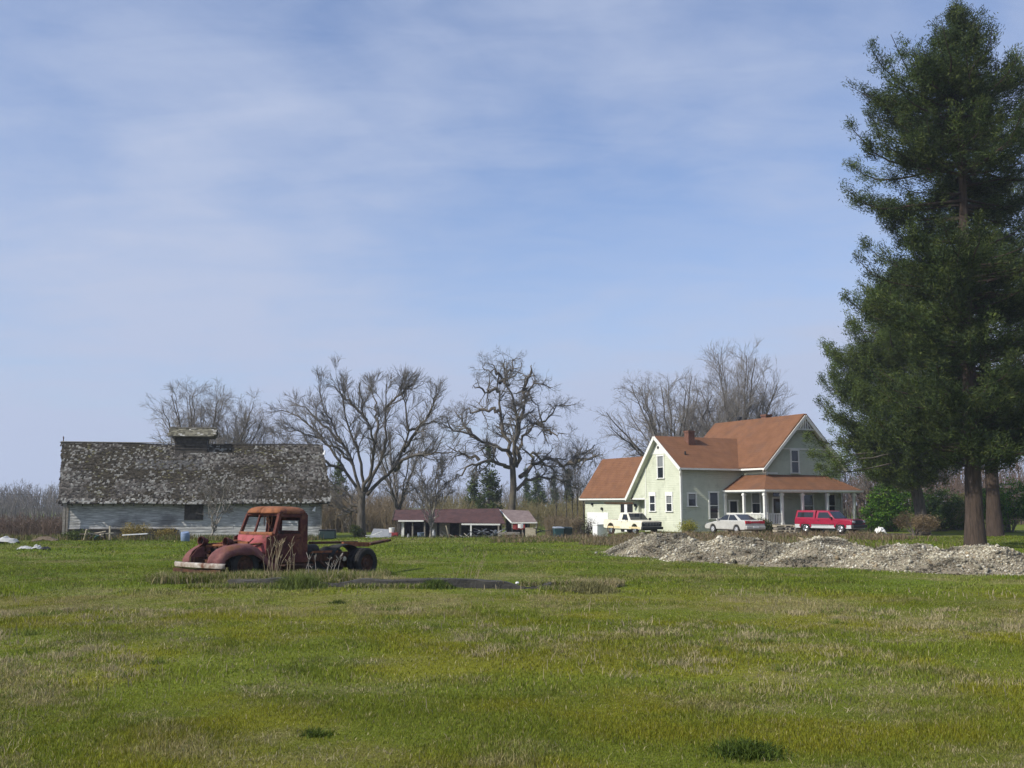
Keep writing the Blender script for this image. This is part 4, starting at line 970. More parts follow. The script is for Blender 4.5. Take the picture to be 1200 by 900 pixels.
# --- crimson pickup with canopy
vx = X(972, 73)
RP = thing('canopy_pickup', 'crimson and silver pickup with matching bed canopy by the porch', 'pickup', (vx, 73.2, .0), R(-50))
Wd = 1.76
up = [(2.34, .62), (2.36, .90), (2.2, .98), (1.0, 1.04), (-2.3, 1.04), (-2.35, .98), (-2.35, .62)]
lower(RP, up, Wd, 'carred', bev=.04)
dn = [(2.3, .36), (2.33, .64), (-2.35, .64), (-2.3, .36)] + arch(-1.42, .42, .36)[::-1] + arch(1.42, .42, .36)[::-1]
lower(RP, dn, Wd - .01, 'silver', 'lower_body', bev=.02)
mb = MB(); mb.box(-2.1, 2.1, -.56, .56, .3, .8); mb.build('underbody', M['black'], RP)
frustum(RP, (-.62, .98), (-.55, .40), 1.02, 1.62, .84, .70, 'carred', 'cab', .035)
frustum(RP, (-2.34, -.645), (-2.22, -.64), 1.02, 1.64, .84, .72, 'carred', 'canopy', .035)
for s in (-1, 1):
    sideglass(RP, -.42, .72, -.36, .36, 1.10, 1.50, 1.02, 1.62, .84, .70, s); sideglass(RP, -2.14, -.82, -2.08, -.80, 1.14, 1.50, 1.02, 1.64, .84, .72, s, 'canopy_window')
    for xx in (-1.42, 1.42):
        car_wheel(RP, xx, s * .78, .35, s, 'chrome', .24)
        mb = MB(); ar = arch(xx, .50, .56, .5, 10); br = arch(xx, .40, .46, .4, 10); mb.prism(ar + br[::-1], lambda a, b, q: (a, q, b), s * .875 - .03, s * .875 + .03); mb.build('wheel_arch', M['carred' if s < 0 else 'carred'], RP)
    mb = MB(); mb.box(-.52, .86, s * .883 - .004, s * .883 + .004, .66, 1.03); d = mb.build('door', M['carred'], RP, bevel=.003)
    mb = MB(); mb.box(-.42, -.26, s * .892 - .01, s * .892 + .01, .92, .96); mb.build('handle', M['blackmetal'], d)
    mb = MB(); mb.box(.68, .80, s * .96 - .1, s * .96 + .1, 1.06, 1.2); mb.build('wing_mirror', M['blackmetal'], RP, bevel=.02)
    mb = MB(); mb.box(2.24, 2.40, s * .66 - .17, s * .66 + .17, .76, .92); mb.build('headlight', M['chrome'], RP, bevel=.02)
endglass(RP, .98, .40, 1.08, 1.56, 1.02, 1.62, .84, .70, True, 'windscreen'); endglass(RP, -2.34, -2.22, 1.1, 1.5, 1.02, 1.64, .84, .72, False, 'rear_window')
mb = MB(); mb.box(2.30, 2.39, -.48, .48, .68, .94); mb.build('grille', M['blackmetal'], RP, bevel=.02)
mb = MB(); mb.box(2.28, 2.50, -.90, .90, .42, .64); mb.build('bumper', M['blackmetal'], RP, bevel=.03)
mb = MB(); mb.box(1.0, 2.28, -.62, .62, 1.0, 1.03); mb.build('bonnet', M['carred'], RP, bevel=.02)
# ------------------------------------------------------------------ trees
def unit(v): return v / np.maximum(np.linalg.norm(v, axis=-1, keepdims=True), 1e-9)
def resample(pts, m, r, wig=0):
    pts = np.asarray(pts, float); d = np.concatenate([[0], np.cumsum(np.linalg.norm(np.diff(pts, axis=0), axis=1))])
    t = np.linspace(0, d[-1], m)
    # smooth by sampling a Catmull-Rom through the points
    out = np.stack([np.interp(t, d, pts[:, k]) for k in range(3)], 1)
    for _ in range(2): out[1:-1] = .25 * out[:-2] + .5 * out[1:-1] + .25 * out[2:]
    if wig: out[1:] += r.normal(0, wig, (m - 1, 3))
    return out
def polytubes(P, Rr, k):
    """P (N,m,3), Rr (N,m)"""
    Nn, m, _ = P.shape
    T = np.gradient(P, axis=1); T = unit(T)
    ref = np.tile(np.array([.31, .17, .93]), (Nn, m, 1)); a = unit(np.cross(T, ref)); b = np.cross(a, T)
    an = np.arange(k) * 2 * np.pi / k
    V = P[:, :, None] + (a[:, :, None] * np.cos(an)[None, None, :, None] + b[:, :, None] * np.sin(an)[None, None, :, None]) * Rr[:, :, None, None]
    base = (np.arange(Nn)[:, None, None] * m + np.arange(m - 1)[None, :, None]) * k
    j = np.arange(k)[None, None, :]; j2 = (j + 1) % k
    F = np.stack([base + j, base + j2, base + k + j2, base + k + j], -1).reshape(-1, 4)
    return V.reshape(-1, 3), F
def join(parts):
    V, F, o = [], [], 0
    for v, f in parts: V.append(v); F.append(f + o); o += len(v)
    return np.concatenate(V), np.concatenate(F)
def sprout(r, P, Rr, n, length, ang=(30, 60), up=.15, m=6, wig=.18, t0=.2, rscale=.6, rmin=.012, taper=.35, weight=None, curl=0):
    Nn, mm, _ = P.shape
    ln = np.linalg.norm(np.diff(P, axis=1), axis=2).sum(1); pw = ln if weight is None else ln * weight
    i = r.choice(Nn, n, p=pw / pw.sum()); s = t0 + (1 - t0) * r.uniform(0, 1, n) ** .8; f = s * (mm - 1); k = np.minimum(f.astype(int), mm - 2); u = (f - k)[:, None]
    p0 = P[i, k] * (1 - u) + P[i, k + 1] * u; tg = unit(P[i, k + 1] - P[i, k]); rr = Rr[i, k] * (1 - u[:, 0]) + Rr[i, k + 1] * u[:, 0]
    rnd = unit(r.normal(0, 1, (n, 3))); pe = unit(np.cross(tg, rnd)); a = np.radians(r.uniform(*ang, n))[:, None]
    d = unit(tg * np.cos(a) + pe * np.sin(a) + np.array([0, 0, up]))
    L = length * r.uniform(.55, 1.25, n) * (1.15 - .6 * s); st = (L / (m - 1))[:, None]
    Q = np.empty((n, m, 3)); Q[:, 0] = p0; cd = d
    for q in range(1, m):
        cd = unit(cd + r.normal(0, wig, (n, 3)) + np.array([0, 0, curl])); Q[:, q] = Q[:, q - 1] + cd * st
    r0 = np.maximum(np.minimum(rr * .8, rr * rscale * r.uniform(.7, 1.1, n)), rmin); RR = np.maximum(r0[:, None] * np.linspace(1, taper, m)[None], rmin * .8)
    return Q, RR
def bare_tree(name, label, base, trunkpts, limbs, r, n1, n2, n3, l1, l2, l3, trunk_r, limb_r, cat='bare tree', group=None, bark='bark', ang=(22, 50), up=.15, wig=.16, rmin=.011, twigmat='twig', limbwig=.08, n4=0, l4=.4):
    """trunkpts / limbs: local points"""
    root = thing(name, label, cat, base, 0, group)
    m = 14
    TP = resample(trunkpts, m, r)[None]; TR_ = (trunk_r * (np.linspace(1, .62, m) + .45 * np.exp(-np.linspace(0, 9, m))))[None]
    LP = np.stack([resample(l, m, r, limbwig) for l in limbs]); lr = np.array([limb_r * (q if isinstance(q, (int, float)) else 1) for q in [1] * len(limbs)])
    LR = lr[:, None] * np.linspace(1, .22, m)[None] * r.uniform(.8, 1.15, (len(limbs), 1))
    parts = [polytubes(TP, TR_, 10), polytubes(LP, LR, 7)]
    V, F = join(parts); np_mesh('trunk', V, [F], M[bark], root, smooth=True)
    B1, R1 = sprout(r, LP, LR, n1, l1, ang, up, 8, wig, .18, .62, rmin * 1.3)
    B2, R2 = sprout(r, np.concatenate([B1]), R1, n2, l2, ang, up, 6, wig, .15, .6, rmin)
    B3, R3 = sprout(r, B2, R2, n3, l3, ang, up, 4, wig, .1, .7, rmin)
    pr = [polytubes(B1, R1, 5), polytubes(B2, R2, 4), polytubes(B3, R3, 3)]
    if n4:
        B4, R4 = sprout(r, B3, R3, n4, l4, ang, up, 3, wig, .1, .8, rmin); pr.append(polytubes(B4, R4, 3))
    V, F = join(pr); np_mesh('crown', V, [F], M[twigmat], root, smooth=True)
    return root
def px_limbs(lst, Y, base, r, depth=2.2, flat=0):
    out = []
    for l in lst:
        dd = r.uniform(-depth, depth); q = []
        for k, (a, b) in enumerate(l):
            v = at(a, b, Y + dd * (k / max(1, len(l) - 1)) ** .8 * (len(l) > 1)) - Vector(base); q.append(tuple(v))
        out.append(q)
    return out
def Z(lst, sx, ox, oy): return [[(ox + a / sx, oy + b / sx) for a, b in l] for l in lst]
r = np.random.default_rng(5)
# --- broad oak beside the barn
Y = 80; b = at(423, 627, Y); b.z = G(b.x, Y) - .15
limbs = Z([[(400, 700), (330, 645), (250, 600), (150, 592)], [(402, 670), (330, 540), (260, 420), (190, 310), (100, 240), (45, 225)], [(405, 660), (370, 520), (320, 400), (260, 290), (220, 180), (205, 100)],
           [(410, 650), (400, 480), (370, 380), (330, 260), (320, 150), (300, 75)], [(415, 650), (460, 520), (470, 400), (430, 280), (400, 160), (385, 85)], [(420, 655), (490, 490), (520, 380), (510, 230), (525, 90)],
           [(430, 665), (480, 600), (560, 540), (600, 440), (620, 330), (610, 200), (590, 85)], [(560, 540), (600, 480), (680, 455), (760, 460), (830, 440)], [(600, 440), (650, 340), (720, 250), (745, 140)],
           [(400, 725), (350, 700), (290, 660), (220, 590)], [(395, 740), (350, 745), (270, 720)], [(330, 540), (240, 500), (130, 420), (40, 400)], [(370, 520), (290, 420), (180, 350), (60, 330)], [(470, 400), (480, 250), (450, 90)],
           [(320, 400), (230, 300), (140, 200), (90, 190)], [(620, 330), (690, 300), (760, 290)], [(430, 280), (360, 190), (270, 90)], [(510, 230), (560, 160), (640, 95)]], 3.914, 320, 410)
limbs = [[(a, 575 - (575 - q) * .88 if q < 575 else q) for a, q in l] for l in limbs]
tk = [tuple(at(320 + a / 3.914, 410 + c / 3.914, Y) - b) for a, c in ((404, 850), (404, 790), (404, 720), (412, 655))]
tk[0] = (0, 0, 0)
bare_tree('oak_tree', 'broad bare oak with a stout trunk standing to the right of the barn', b, tk, px_limbs(limbs, Y, b, r, 4.5), r, 280, 1800, 7500, 2.0, 1.15, .75, .40, .145, group=None, up=.2, ang=(18, 42), wig=.12)
# --- gnarled oak behind the low shed
Y = 112; b = at(601, 636, Y); b.z = G(b.x, Y) - .3
limbs = Z([[(350, 712), (400, 660), (450, 640), (520, 662), (590, 675), (625, 722), (665, 690)], [(365, 650), (410, 585), (500, 575), (620, 585), (660, 530), (730, 495)], [(340, 600), (345, 545), (390, 440), (440, 390), (510, 365), (530, 310), (600, 300)],
           [(325, 545), (270, 500), (190, 475), (130, 450), (60, 430), (20, 385), (-10, 355)], [(315, 605), (270, 575), (170, 570), (110, 605), (30, 670)], [(325, 600), (318, 525), (300, 440), (265, 360), (270, 200), (240, 105)], [(335, 600), (338, 500), (350, 400), (350, 330), (300, 210), (290, 85)],
           [(345, 600), (350, 525), (370, 380), (380, 270), (430, 200), (510, 215)], [(380, 270), (400, 180), (430, 110)], [(265, 330), (210, 315), (150, 350), (90, 320)], [(270, 240), (200, 240), (130, 225)], [(430, 590), (415, 540), (450, 525), (480, 580), (560, 640)],
           [(150, 460), (100, 400), (60, 340)], [(440, 390), (500, 430), (560, 450)], [(600, 585), (680, 560), (740, 545)], [(270, 200), (320, 140), (340, 80)], [(170, 570), (90, 540), (20, 520)], [(310, 210), (250, 150), (180, 110)]], 4.09, 520, 400)
tk = [tuple(at(520 + a / 4.09, 400 + c / 4.09, Y) - b) for a, c in ((325, 900), (325, 800), (335, 700), (332, 640), (330, 590))]
tk[0] = (tk[1][0], 0, 0)
bare_tree('oak_tree', 'tall gnarled bare oak with crooked mossy limbs rising behind the low shed', b, tk, px_limbs(limbs, Y, b, r, 4.5), r, 320, 2000, 7500, 2.4, 1.3, .7, .50, .24, up=.06, wig=.22, ang=(26, 58), rmin=.010, bark='mossbark', limbwig=.18)
def auto_tree(name, label, px, py, Y, H, spread, fork, nl, seed, trunk_r, n=(160, 900, 3200), l=None, lean=0, group=None, wig=.15, up=.15, rmin=.012, narrow=.75, tw='twig', bark='bark', cat='bare tree', limb=.45):
    r = np.random.default_rng(seed); b = at(px, py, Y); b.z = G(b.x, Y) - .15
    lx = lean * fork; tk = [(0, 0, 0), (lx * .4, 0, fork * .5), (lx, 0, fork)]
    limbs = []
    for k in range(nl):
        a = 2 * math.pi * (k + r.uniform(-.3, .3)) / nl; e = r.uniform(.15, 1.0) ** narrow; out = spread * e; top = fork + (H - fork) * (1 - .55 * e ** 2.2) * r.uniform(.85, 1.02)
        st = fork * r.uniform(.75, 1.0); d = np.array([math.cos(a), math.sin(a)])
        limbs.append([(lx * st / fork, 0, st), (lx + d[0] * out * .28, d[1] * out * .28, st + (top - st) * .30), (lx * 1.3 + d[0] * out * .66, d[1] * out * .66, st + (top - st) * .66), (lx * 1.5 + d[0] * out, d[1] * out, top)])
    l = l or (H * .19, H * .10, H * .055); n = tuple(int(q * .8) for q in n)
    return bare_tree(name, label, b, tk, limbs, r, *n, *l, trunk_r, trunk_r * limb * (.8 if Y > 90 else 1), cat=cat, group=group, bark=bark, up=up, wig=wig, rmin=rmin * (.78 if Y > 90 else 1), twigmat='hazytwig' if Y > 90 else tw, limbwig=.06)
# trees behind the barn
auto_tree('oak_tree', 'rounded bare oak showing above the left part of the barn roof and cupola', 232, 622, 92, 14.0, 6.6, 3.8, 18, 21, .38, (330, 2100, 7500), wig=.17, up=.05)
auto_tree('oak_tree', 'smaller bare oak leaning right above the barn ridge just right of the cupola', 250, 622, 96, 13.2, 4.6, 5.5, 11, 22, .30, (190, 1200, 4000), lean=.30, wig=.17)
auto_tree('bare_tree', 'low bare tree showing above the right end of the barn roof', 296, 622, 98, 11.4, 4.6, 4.6, 10, 23, .26, (150, 900, 3000), lean=.25, wig=.17)
# medium tree between the oak and the shed
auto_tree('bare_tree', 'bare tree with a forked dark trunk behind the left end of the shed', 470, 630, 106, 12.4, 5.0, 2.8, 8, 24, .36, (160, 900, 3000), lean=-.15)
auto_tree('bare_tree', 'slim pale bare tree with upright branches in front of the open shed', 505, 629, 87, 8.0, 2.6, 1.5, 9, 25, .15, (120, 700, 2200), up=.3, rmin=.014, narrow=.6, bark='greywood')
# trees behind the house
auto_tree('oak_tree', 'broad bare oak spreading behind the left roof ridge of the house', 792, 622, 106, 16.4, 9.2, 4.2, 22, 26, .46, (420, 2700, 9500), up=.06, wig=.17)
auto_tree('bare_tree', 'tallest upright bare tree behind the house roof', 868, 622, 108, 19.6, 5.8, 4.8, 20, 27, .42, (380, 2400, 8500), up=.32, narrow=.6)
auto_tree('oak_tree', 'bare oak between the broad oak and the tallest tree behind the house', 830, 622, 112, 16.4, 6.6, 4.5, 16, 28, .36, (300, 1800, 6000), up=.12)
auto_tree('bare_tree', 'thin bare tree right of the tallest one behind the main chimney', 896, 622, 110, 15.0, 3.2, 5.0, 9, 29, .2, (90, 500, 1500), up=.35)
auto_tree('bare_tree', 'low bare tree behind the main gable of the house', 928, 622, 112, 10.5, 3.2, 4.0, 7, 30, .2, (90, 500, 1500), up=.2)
# slender trunks left of the house wing
for k, (px, H_) in enumerate(((652, 7.5), (664, 9.5), (671, 8.2), (677, 9.0), (684, 7.0))):
    auto_tree('slender_tree', ['leftmost low thin bare tree between the shed and the house wing', 'tallest pale slender trunk left of the house wing', 'slender bare trunk just right of the tallest pale one by the house wing', 'slender bare trunk close to the corner of the house wing', 'short slender trunk half behind the house wing'][k], px, 627, 116 + k, H_ * 1.25, 1.5, H_ * .45, 5, 40 + k, .09, (40, 200, 600), up=.4, group='slender trees by the house wing')
# sapling before the barn
auto_tree('sapling', 'bare grey sapling with spreading twigs in front of the barn wall', 246, 630, 60.8, 4.2, 2.0, .7, 9, 33, .09, (90, 450, 1300), up=.22, rmin=.008, bark='greywood', lean=.3)
auto_tree('small_tree', 'small dark bare tree between the porch end and the green laurel', 1020, 622, 78, 4.8, 1.6, 1.9, 7, 34, .11, (70, 350, 1000), up=.1, rmin=.012)
# ------------------------------------------------------------------ conifers and leafy shrubs
def leaves(centers, r, per, rad, ll, lw, cols, up=.15, tdir=None, flatz=.6):
    n = len(centers) * per; c = np.repeat(centers, per, 0) + r.normal(0, 1, (n, 3)) * np.array([rad, rad, rad * flatz])
    d = r.normal(0, 1, (n, 3)); d[:, 2] = d[:, 2] * .6 + up
    if tdir is not None: d = d * .85 + np.repeat(tdir, per, 0) * .9
    d = unit(d); s = unit(np.cross(d, r.normal(0, 1, (n, 3)))); L = (ll * r.uniform(.6, 1.3, n))[:, None]; W = (lw * r.uniform(.6, 1.3, n))[:, None]
    V = np.stack([c - d * L * .5, c + s * W * .5, c + d * L * .5, c - s * W * .5], 1)
    ci = np.repeat(cols, per, 0) * r.uniform(.7, 1.3, (n, 1))
    b = np.arange(n)[:, None] * 4
    return V.reshape(-1, 3), b + np.array([[0, 1, 2, 3]]), np.repeat(ci, 4, 0)
def conifer(name, label, base, H, prof, z0, nb, seed, trunk_r, cols, dens=6, per=14, ll=.24, lw=.055, lean=0, droop=.25, trunkpts=None, extra=None, bark='firbark', cat='conifer', rad=.16, gap=.12, group=None, asym=None, tipup=.3, bare=None, clumpy=0):
    r = np.random.default_rng(seed); root = thing(name, label, cat, base, 0, group)
    m = 16; tp = trunkpts or [(0, 0, 0), (lean * .3, 0, H * .35), (lean, 0, H)]
    TP = resample(tp, m, r)[None]; tt = np.linspace(0, 1, m); TR_ = (trunk_r * (np.clip(1 - tt, .04, 1) ** .8 + .35 * np.exp(-tt * 40)))[None]
    t = np.sort(r.uniform(0, 1, nb)); z = z0 + (H - z0) * t; az = r.uniform(0, 2 * np.pi, nb); Lb = prof(z, az) * r.uniform(.55, 1.12, nb)
    k = r.uniform(0, 1, nb) > gap
    if bare: k &= ~((z > bare[0]) & (z < bare[1]) & (np.sin(az) < .1))
    z, az, Lb = z[k], az[k], Lb[k]; nb = len(z)
    zt = np.interp(z, TP[0, :, 2], np.arange(m)); px_ = np.interp(z, TP[0, :, 2], TP[0, :, 0]); py_ = np.interp(z, TP[0, :, 2], TP[0, :, 1])
    mm = 8; u = np.linspace(0, 1, mm); d = np.stack([np.cos(az), np.sin(az)], 1)
    wob = np.cumsum(r.normal(0, .09, (nb, mm, 2)), 1) * (Lb[:, None, None] * .22)
    Q = np.empty((nb, mm, 3)); Q[:, :, 0] = px_[:, None] + d[:, :1] * Lb[:, None] * u + wob[:, :, 0]; Q[:, :, 1] = py_[:, None] + d[:, 1:] * Lb[:, None] * u + wob[:, :, 1]
    rise = r.normal(.12, .12, nb)[:, None]; Q[:, :, 2] = z[:, None] + Lb[:, None] * (rise * u - droop * u ** 2 * 1.0 + (tipup + .12) * u ** 4)
    BR = np.maximum(.012, (.012 + .016 * Lb)[:, None] * np.linspace(1, .15, mm)[None])
    extraQ = []
    if extra:
        for e in extra: extraQ.append(resample(e, mm, r, .05))
        E = np.stack(extraQ); Q = np.concatenate([Q, E]); BR = np.concatenate([BR, np.tile(np.linspace(.08, .015, mm), (len(E), 1))]); Lb = np.concatenate([Lb, np.linalg.norm(E[:, -1] - E[:, 0], axis=1)])
    V, F = join([polytubes(TP, TR_, 14), polytubes(Q, BR, 4)]); np_mesh('trunk', V, [F], M[bark], root, smooth=True)
    # twig sprays along the branches
    cnt = np.maximum(3, (Lb * dens).astype(int)); bi = np.repeat(np.arange(len(Lb)), cnt); s = .16 + .86 * r.uniform(0, 1, len(bi)) ** .75; f = np.clip(s, 0, 1) * (mm - 1); kk = np.minimum(f.astype(int), mm - 2); uu = (f - kk)[:, None]
    p = Q[bi, kk] * (1 - uu) + Q[bi, kk + 1] * uu; tg = unit(Q[bi, kk + 1] - Q[bi, kk]); sd_ = unit(np.cross(tg, np.array([0, 0, 1.])))
    lat = r.normal(0, 1, len(bi)) * (.05 + .17 * Lb[bi] * np.clip(1.15 - s, .12, .8)); p = p + sd_ * lat[:, None] + tg * (np.abs(lat) * .3)[:, None]; p[:, 2] += -np.abs(lat) * .12 + r.normal(.06, .20, len(bi))
    tdir = unit(tg + sd_ * np.sign(lat)[:, None] * .7)
    if clumpy:
        k = fbm(p[:, 0] * .75 + p[:, 1] * .4 + seed, p[:, 2] * .75 + p[:, 1] * .3, 3, seed) > clumpy - .06 * s
        p, bi, tdir = p[k], bi[k], tdir[k]
    bcol = np.array(cols)[r.integers(0, len(cols), len(bi))] * (r.uniform(.75, 1.25, len(Lb))[bi] * r.uniform(.6, 1.45, len(bi)))[:, None]
    V, F, c = leaves(p, r, per, rad, ll, lw, bcol, .35, tdir, 1.0)
    np_mesh('crown', V, [F], M['leaf'], root, col=c)
    return root
DG = [(.042, .064, .020), (.058, .082, .022), (.078, .098, .026), (.034, .054, .020)]
LG = [(.074, .104, .026), (.096, .124, .029), (.058, .086, .024)]
# towering fir
Y = 48; b = at(1143, 641, Y); b.z = G(b.x, Y) - .2
def pf1(z, az):
    d = 27.4 - z; return np.interp(d, [0, 1.0, 2.4, 3.6, 4.8, 7.5, 11, 15, 19, 21.5, 23.5], [.2, .65, 1.5, 2.7, 5.2, 5.0, 5.0, 4.6, 4.4, 4.3, 3.6]) * (1 + .16 * np.sin(az * 3 + z))
conifer('fir_tree', 'towering dark fir with the thickest trunk, standing right behind the gravel heaps', b, 27.4, pf1, 3.9, 430, 51, .42, DG, 13, 30, .20, .036, lean=at(1121, 6, 48).x - b.x, gap=.10, rad=.14, bare=(14.2, 18.2), clumpy=.34)
# second leader and the fir behind
Y = 66; b = at(1166, 626, Y); b.z = G(b.x, Y) - .2
conifer('fir_tree', 'dark fir close behind the towering one, its trunk showing just right of it', b, 32.0, lambda z, az: np.interp(32.0 - z, [0, 3, 8, 15, 26, 30], [.3, 2.0, 3.4, 4.6, 5.2, 4.5]), 5.2, 330, 52, .45, DG, 9, 24, .25, .05, gap=.10, rad=.17, clumpy=.34)
# leaning conifer left of the firs
Y = 69; b = at(1082, 625, Y); b.z = G(b.x, Y) - .2
tp = [tuple(at(a, c, Y) - b) for a, c in ((1082, 626), (1079, 590), (1068, 550), (1052, 500), (1044, 440), (1046, 370), (1050, 305))]; tp[0] = (0, 0, 0)
def pf2(z, az): return np.interp(z, [3.6, 5, 7.5, 10, 13, 16, 18.5], [3.2, 4.6, 5.2, 4.9, 3.9, 2.6, .5]) * (1 + .14 * np.sin(az * 4 + z * 1.3))
ex = [[tuple(at(a, c, 69 - q) - b) for a, c in l] for l, q in (([(1062, 535), (1020, 528), (985, 540), (950, 530)], 1.5), ([(1062, 540), (1020, 548), (985, 556), (958, 550)], 2.0), ([(1055, 520), (1010, 515), (975, 522), (945, 512)], .5), ([(1062, 542), (1030, 552), (1000, 550)], 1.0), ([(1060, 530), (1015, 536), (975, 548)], 2.5), ([(1050, 505), (1000, 498), (968, 486)], 1.0))]
conifer('leaning_conifer', 'conifer with a leaning trunk whose lowest boughs hang before the house gable', b, 18.8, pf2, 3.6, 380, 53, .42, LG, 12, 28, .21, .042, rad=.15, clumpy=.34, trunkpts=tp, extra=ex, gap=.10, droop=.2, bark='bark')
# distant conifers
far = [('dark feathery conifer rising behind the middle of the low shed', 573, 628, 126, 9.2, 2.2), ('small dark conifer right of the gnarled oak trunk, left of a dead-topped pair', 617, 628, 190, 8.5, 1.7), ('dark round-topped conifer right of the gnarled oak beyond the shed roof', 631, 628, 175, 8.0, 2.6), ('narrow distant conifer between the round-topped one and the trash bins', 650, 628, 200, 7.6, 1.2), ('pointed dark conifer above the trash bins near the house wing', 667, 628, 180, 7.5, 1.4), ('dark ragged conifer seen between the barn and the broad oak', 396, 628, 128, 7.4, 2.6), ('green-grey conifer behind the right part of the shed', 555, 628, 138, 6.6, 1.8)]
for k, (lb, px, py, Y, H_, w_) in enumerate(far):
    b = at(px, py, Y); b.z = G(b.x, Y) - .2
    conifer('distant_conifer', lb, b, H_ * 1.12, (lambda H__, ww: lambda z, az: ww * (np.clip(1 - z / H__, .03, 1) ** .8) * (1 + .2 * np.sin(az * 3)))(H_ * 1.12, w_), H_ * .1, 70, 60 + k, .14, DG + LG, 7, 9, .42, .16, rad=.22, group='distant conifers', gap=.05)
def shrub(name, label, px, py, Y, rx, ry, h, n, cols, seed, per=10, ll=.16, lw=.09, cat='shrub', group=None, rad=.14, stems='twig', nst=26, zmin=.05, lumps=7):
    r = np.random.default_rng(seed); b = at(px, py, Y); b.z = G(b.x, Y) - .05; root = thing(name, label, cat, b, 0, group)
    lc = np.stack([r.uniform(-.6, .6, lumps) * rx, r.uniform(-.6, .6, lumps) * ry, h * r.uniform(.25, .68, lumps)], 1); lr = r.uniform(.38, .62, lumps)
    i = r.integers(0, lumps, n); d = unit(r.normal(0, 1, (n, 3))) * (r.uniform(.55, 1.05, n) ** .6)[:, None]
    c = lc[i] + d * lr[i][:, None] * np.array([rx, ry, h * .62]); c = c[c[:, 2] > zmin]
    ends = c[r.integers(0, len(c), nst)]
    P = np.stack([np.linspace([q[0] * .15, q[1] * .15, 0], q, 5) for q in ends]); P[:, 1:-1] += r.normal(0, .05, P[:, 1:-1].shape)
    V, F = polytubes(P, np.tile(np.linspace(.03, .012, 5), (nst, 1)), 4); np_mesh('stem', V, [F], M[stems], root)
    cc = np.array(cols)[r.integers(0, len(cols), len(c))]
    V, F, cl = leaves(c, r, per, rad, ll, lw, cc, .2); np_mesh('foliage', V, [F], M['leaf'], root, col=cl)
    return root
LAU = [(.065, .16, .016), (.10, .22, .022), (.04, .10, .014), (.15, .25, .03)]
OLV = [(.09, .10, .03), (.06, .085, .02), (.13, .12, .04)]
shrub('laurel_bush', 'bright green laurel bush right of the crimson pickup', 1046, 622, 78, 2.6, 2, 4.2, 1500, LAU, 71)
shrub('laurel_bush', 'yellow green leafy bush behind the right side of the thick fir trunk', 1184, 623, 76, 2.4, 2, 4.0, 1300, LAU, 72)
shrub('laurel_bush', 'dark green bush between the leaning trunk and the thick fir trunk', 1100, 622, 80, 2.2, 2, 3.6, 1100, [(.04, .08, .018), (.055, .095, .02), (.03, .055, .016)], 73)
shrub('laurel_bush', 'olive green bush just left of the thick fir trunk', 1124, 622, 82, 1.8, 1.6, 3.0, 900, OLV, 74)
TAN = [(.20, .15, .085), (.25, .19, .11), (.15, .11, .07)]
shrub('dry_bush', 'round tan dead bush at the foot of the leaning conifer', 1074, 626, 68, 1.3, 1.1, 1.5, 900, TAN, 75, 8, .16, .025)
shrub('green_bush', 'low olive bush at the corner of the porch behind the pale sedan', 894, 620, 73.5, .9, .7, 1.15, 420, [(.06, .075, .02), (.09, .10, .03), (.12, .11, .04)], 76, 9, .12, .06)
shrub('yellow_bush', 'small yellow green bush at the foot of the house corner', 806, 622, 74, .75, .5, .95, 260, [(.28, .27, .03), (.2, .22, .035), (.33, .3, .05)], 77, 8, .1, .05)
shrub('twiggy_bush', 'brown twiggy bush in front of the white panel of the house wing', 687, 623, 83, 1.3, .8, 1.9, 420, [(.09, .06, .045), (.13, .09, .06), (.05, .05, .03)], 78, 7, .2, .02, nst=60)
shrub('yellow_bush', 'yellow ochre shrub against the barn foundation', 160, 629, 61.2, .8, .4, .95, 300, [(.30, .23, .06), (.25, .2, .07)], 79, 8, .12, .04)
shrub('ochre_weeds', 'ochre weeds at the foot of the barn wall left of the blue drum', 196, 629, 61.4, .7, .3, .8, 260, [(.28, .2, .05), (.2, .17, .06)], 80, 8, .12, .03)
shrub('green_bush', 'low green bramble at the left corner of the barn', 92, 632, 60, 1.1, .6, .7, 420, [(.07, .1, .02), (.1, .12, .035), (.05, .07, .02)], 81, 8, .1, .06)
shrub('small_conifer', 'tiny dark green sapling by the foot of the broad oak', 417, 627, 78.8, .35, .35, 1.3, 160, DG, 82, 10, .16, .05)
# twiggy thickets beyond the field: nobody could count their stems
def thicket(name, x0, x1, y0, y1, h, n, seed, mats, col='twig', leafcols=None, zf=0):
    r = np.random.default_rng(seed); x = r.uniform(x0, x1, n); y = r.uniform(y0, y1, n); z = gz(x, y)
    hh = h * (.45 + .75 * fbm(x * .12, y * .12, 3, seed)) * r.uniform(.6, 1.15, n); ln = r.normal(0, .16, (n, 2)) * hh[:, None]
    m = 5; u = np.linspace(0, 1, m); P = np.empty((n, m, 3)); P[:, :, 0] = x[:, None] + ln[:, :1] * u ** 1.5; P[:, :, 1] = y[:, None] + ln[:, 1:] * u ** 1.5; P[:, :, 2] = z[:, None] - .1 + hh[:, None] * u
    P[:, 1:] += r.normal(0, .06, (n, m - 1, 3)) * (hh[:, None, None] * .3)
    RR = np.tile(np.linspace(1, .35, m), (n, 1)) * (.012 * (y0 / 60) + .006 * hh)[:, None]
    B1, R1 = sprout(r, P, RR, int(n * 4), h * .3, (15, 45), .3, 4, .15, .2, .7, .010 * y0 / 60); B2, R2 = sprout(r, B1, R1, int(n * 8), h * .16, (20, 50), .25, 3, .15, .1, .8, .009 * y0 / 60)
    V, F = join([polytubes(P, RR, 3), polytubes(B1, R1, 3), polytubes(B2, R2, 3)]); o = np_mesh(name, V, [F], M[col]); tag(o, kind='stuff'); return o
simple('tantwig', [(.3, (.15, .115, .068)), (.7, (.22, .17, .105))], .3, .95)
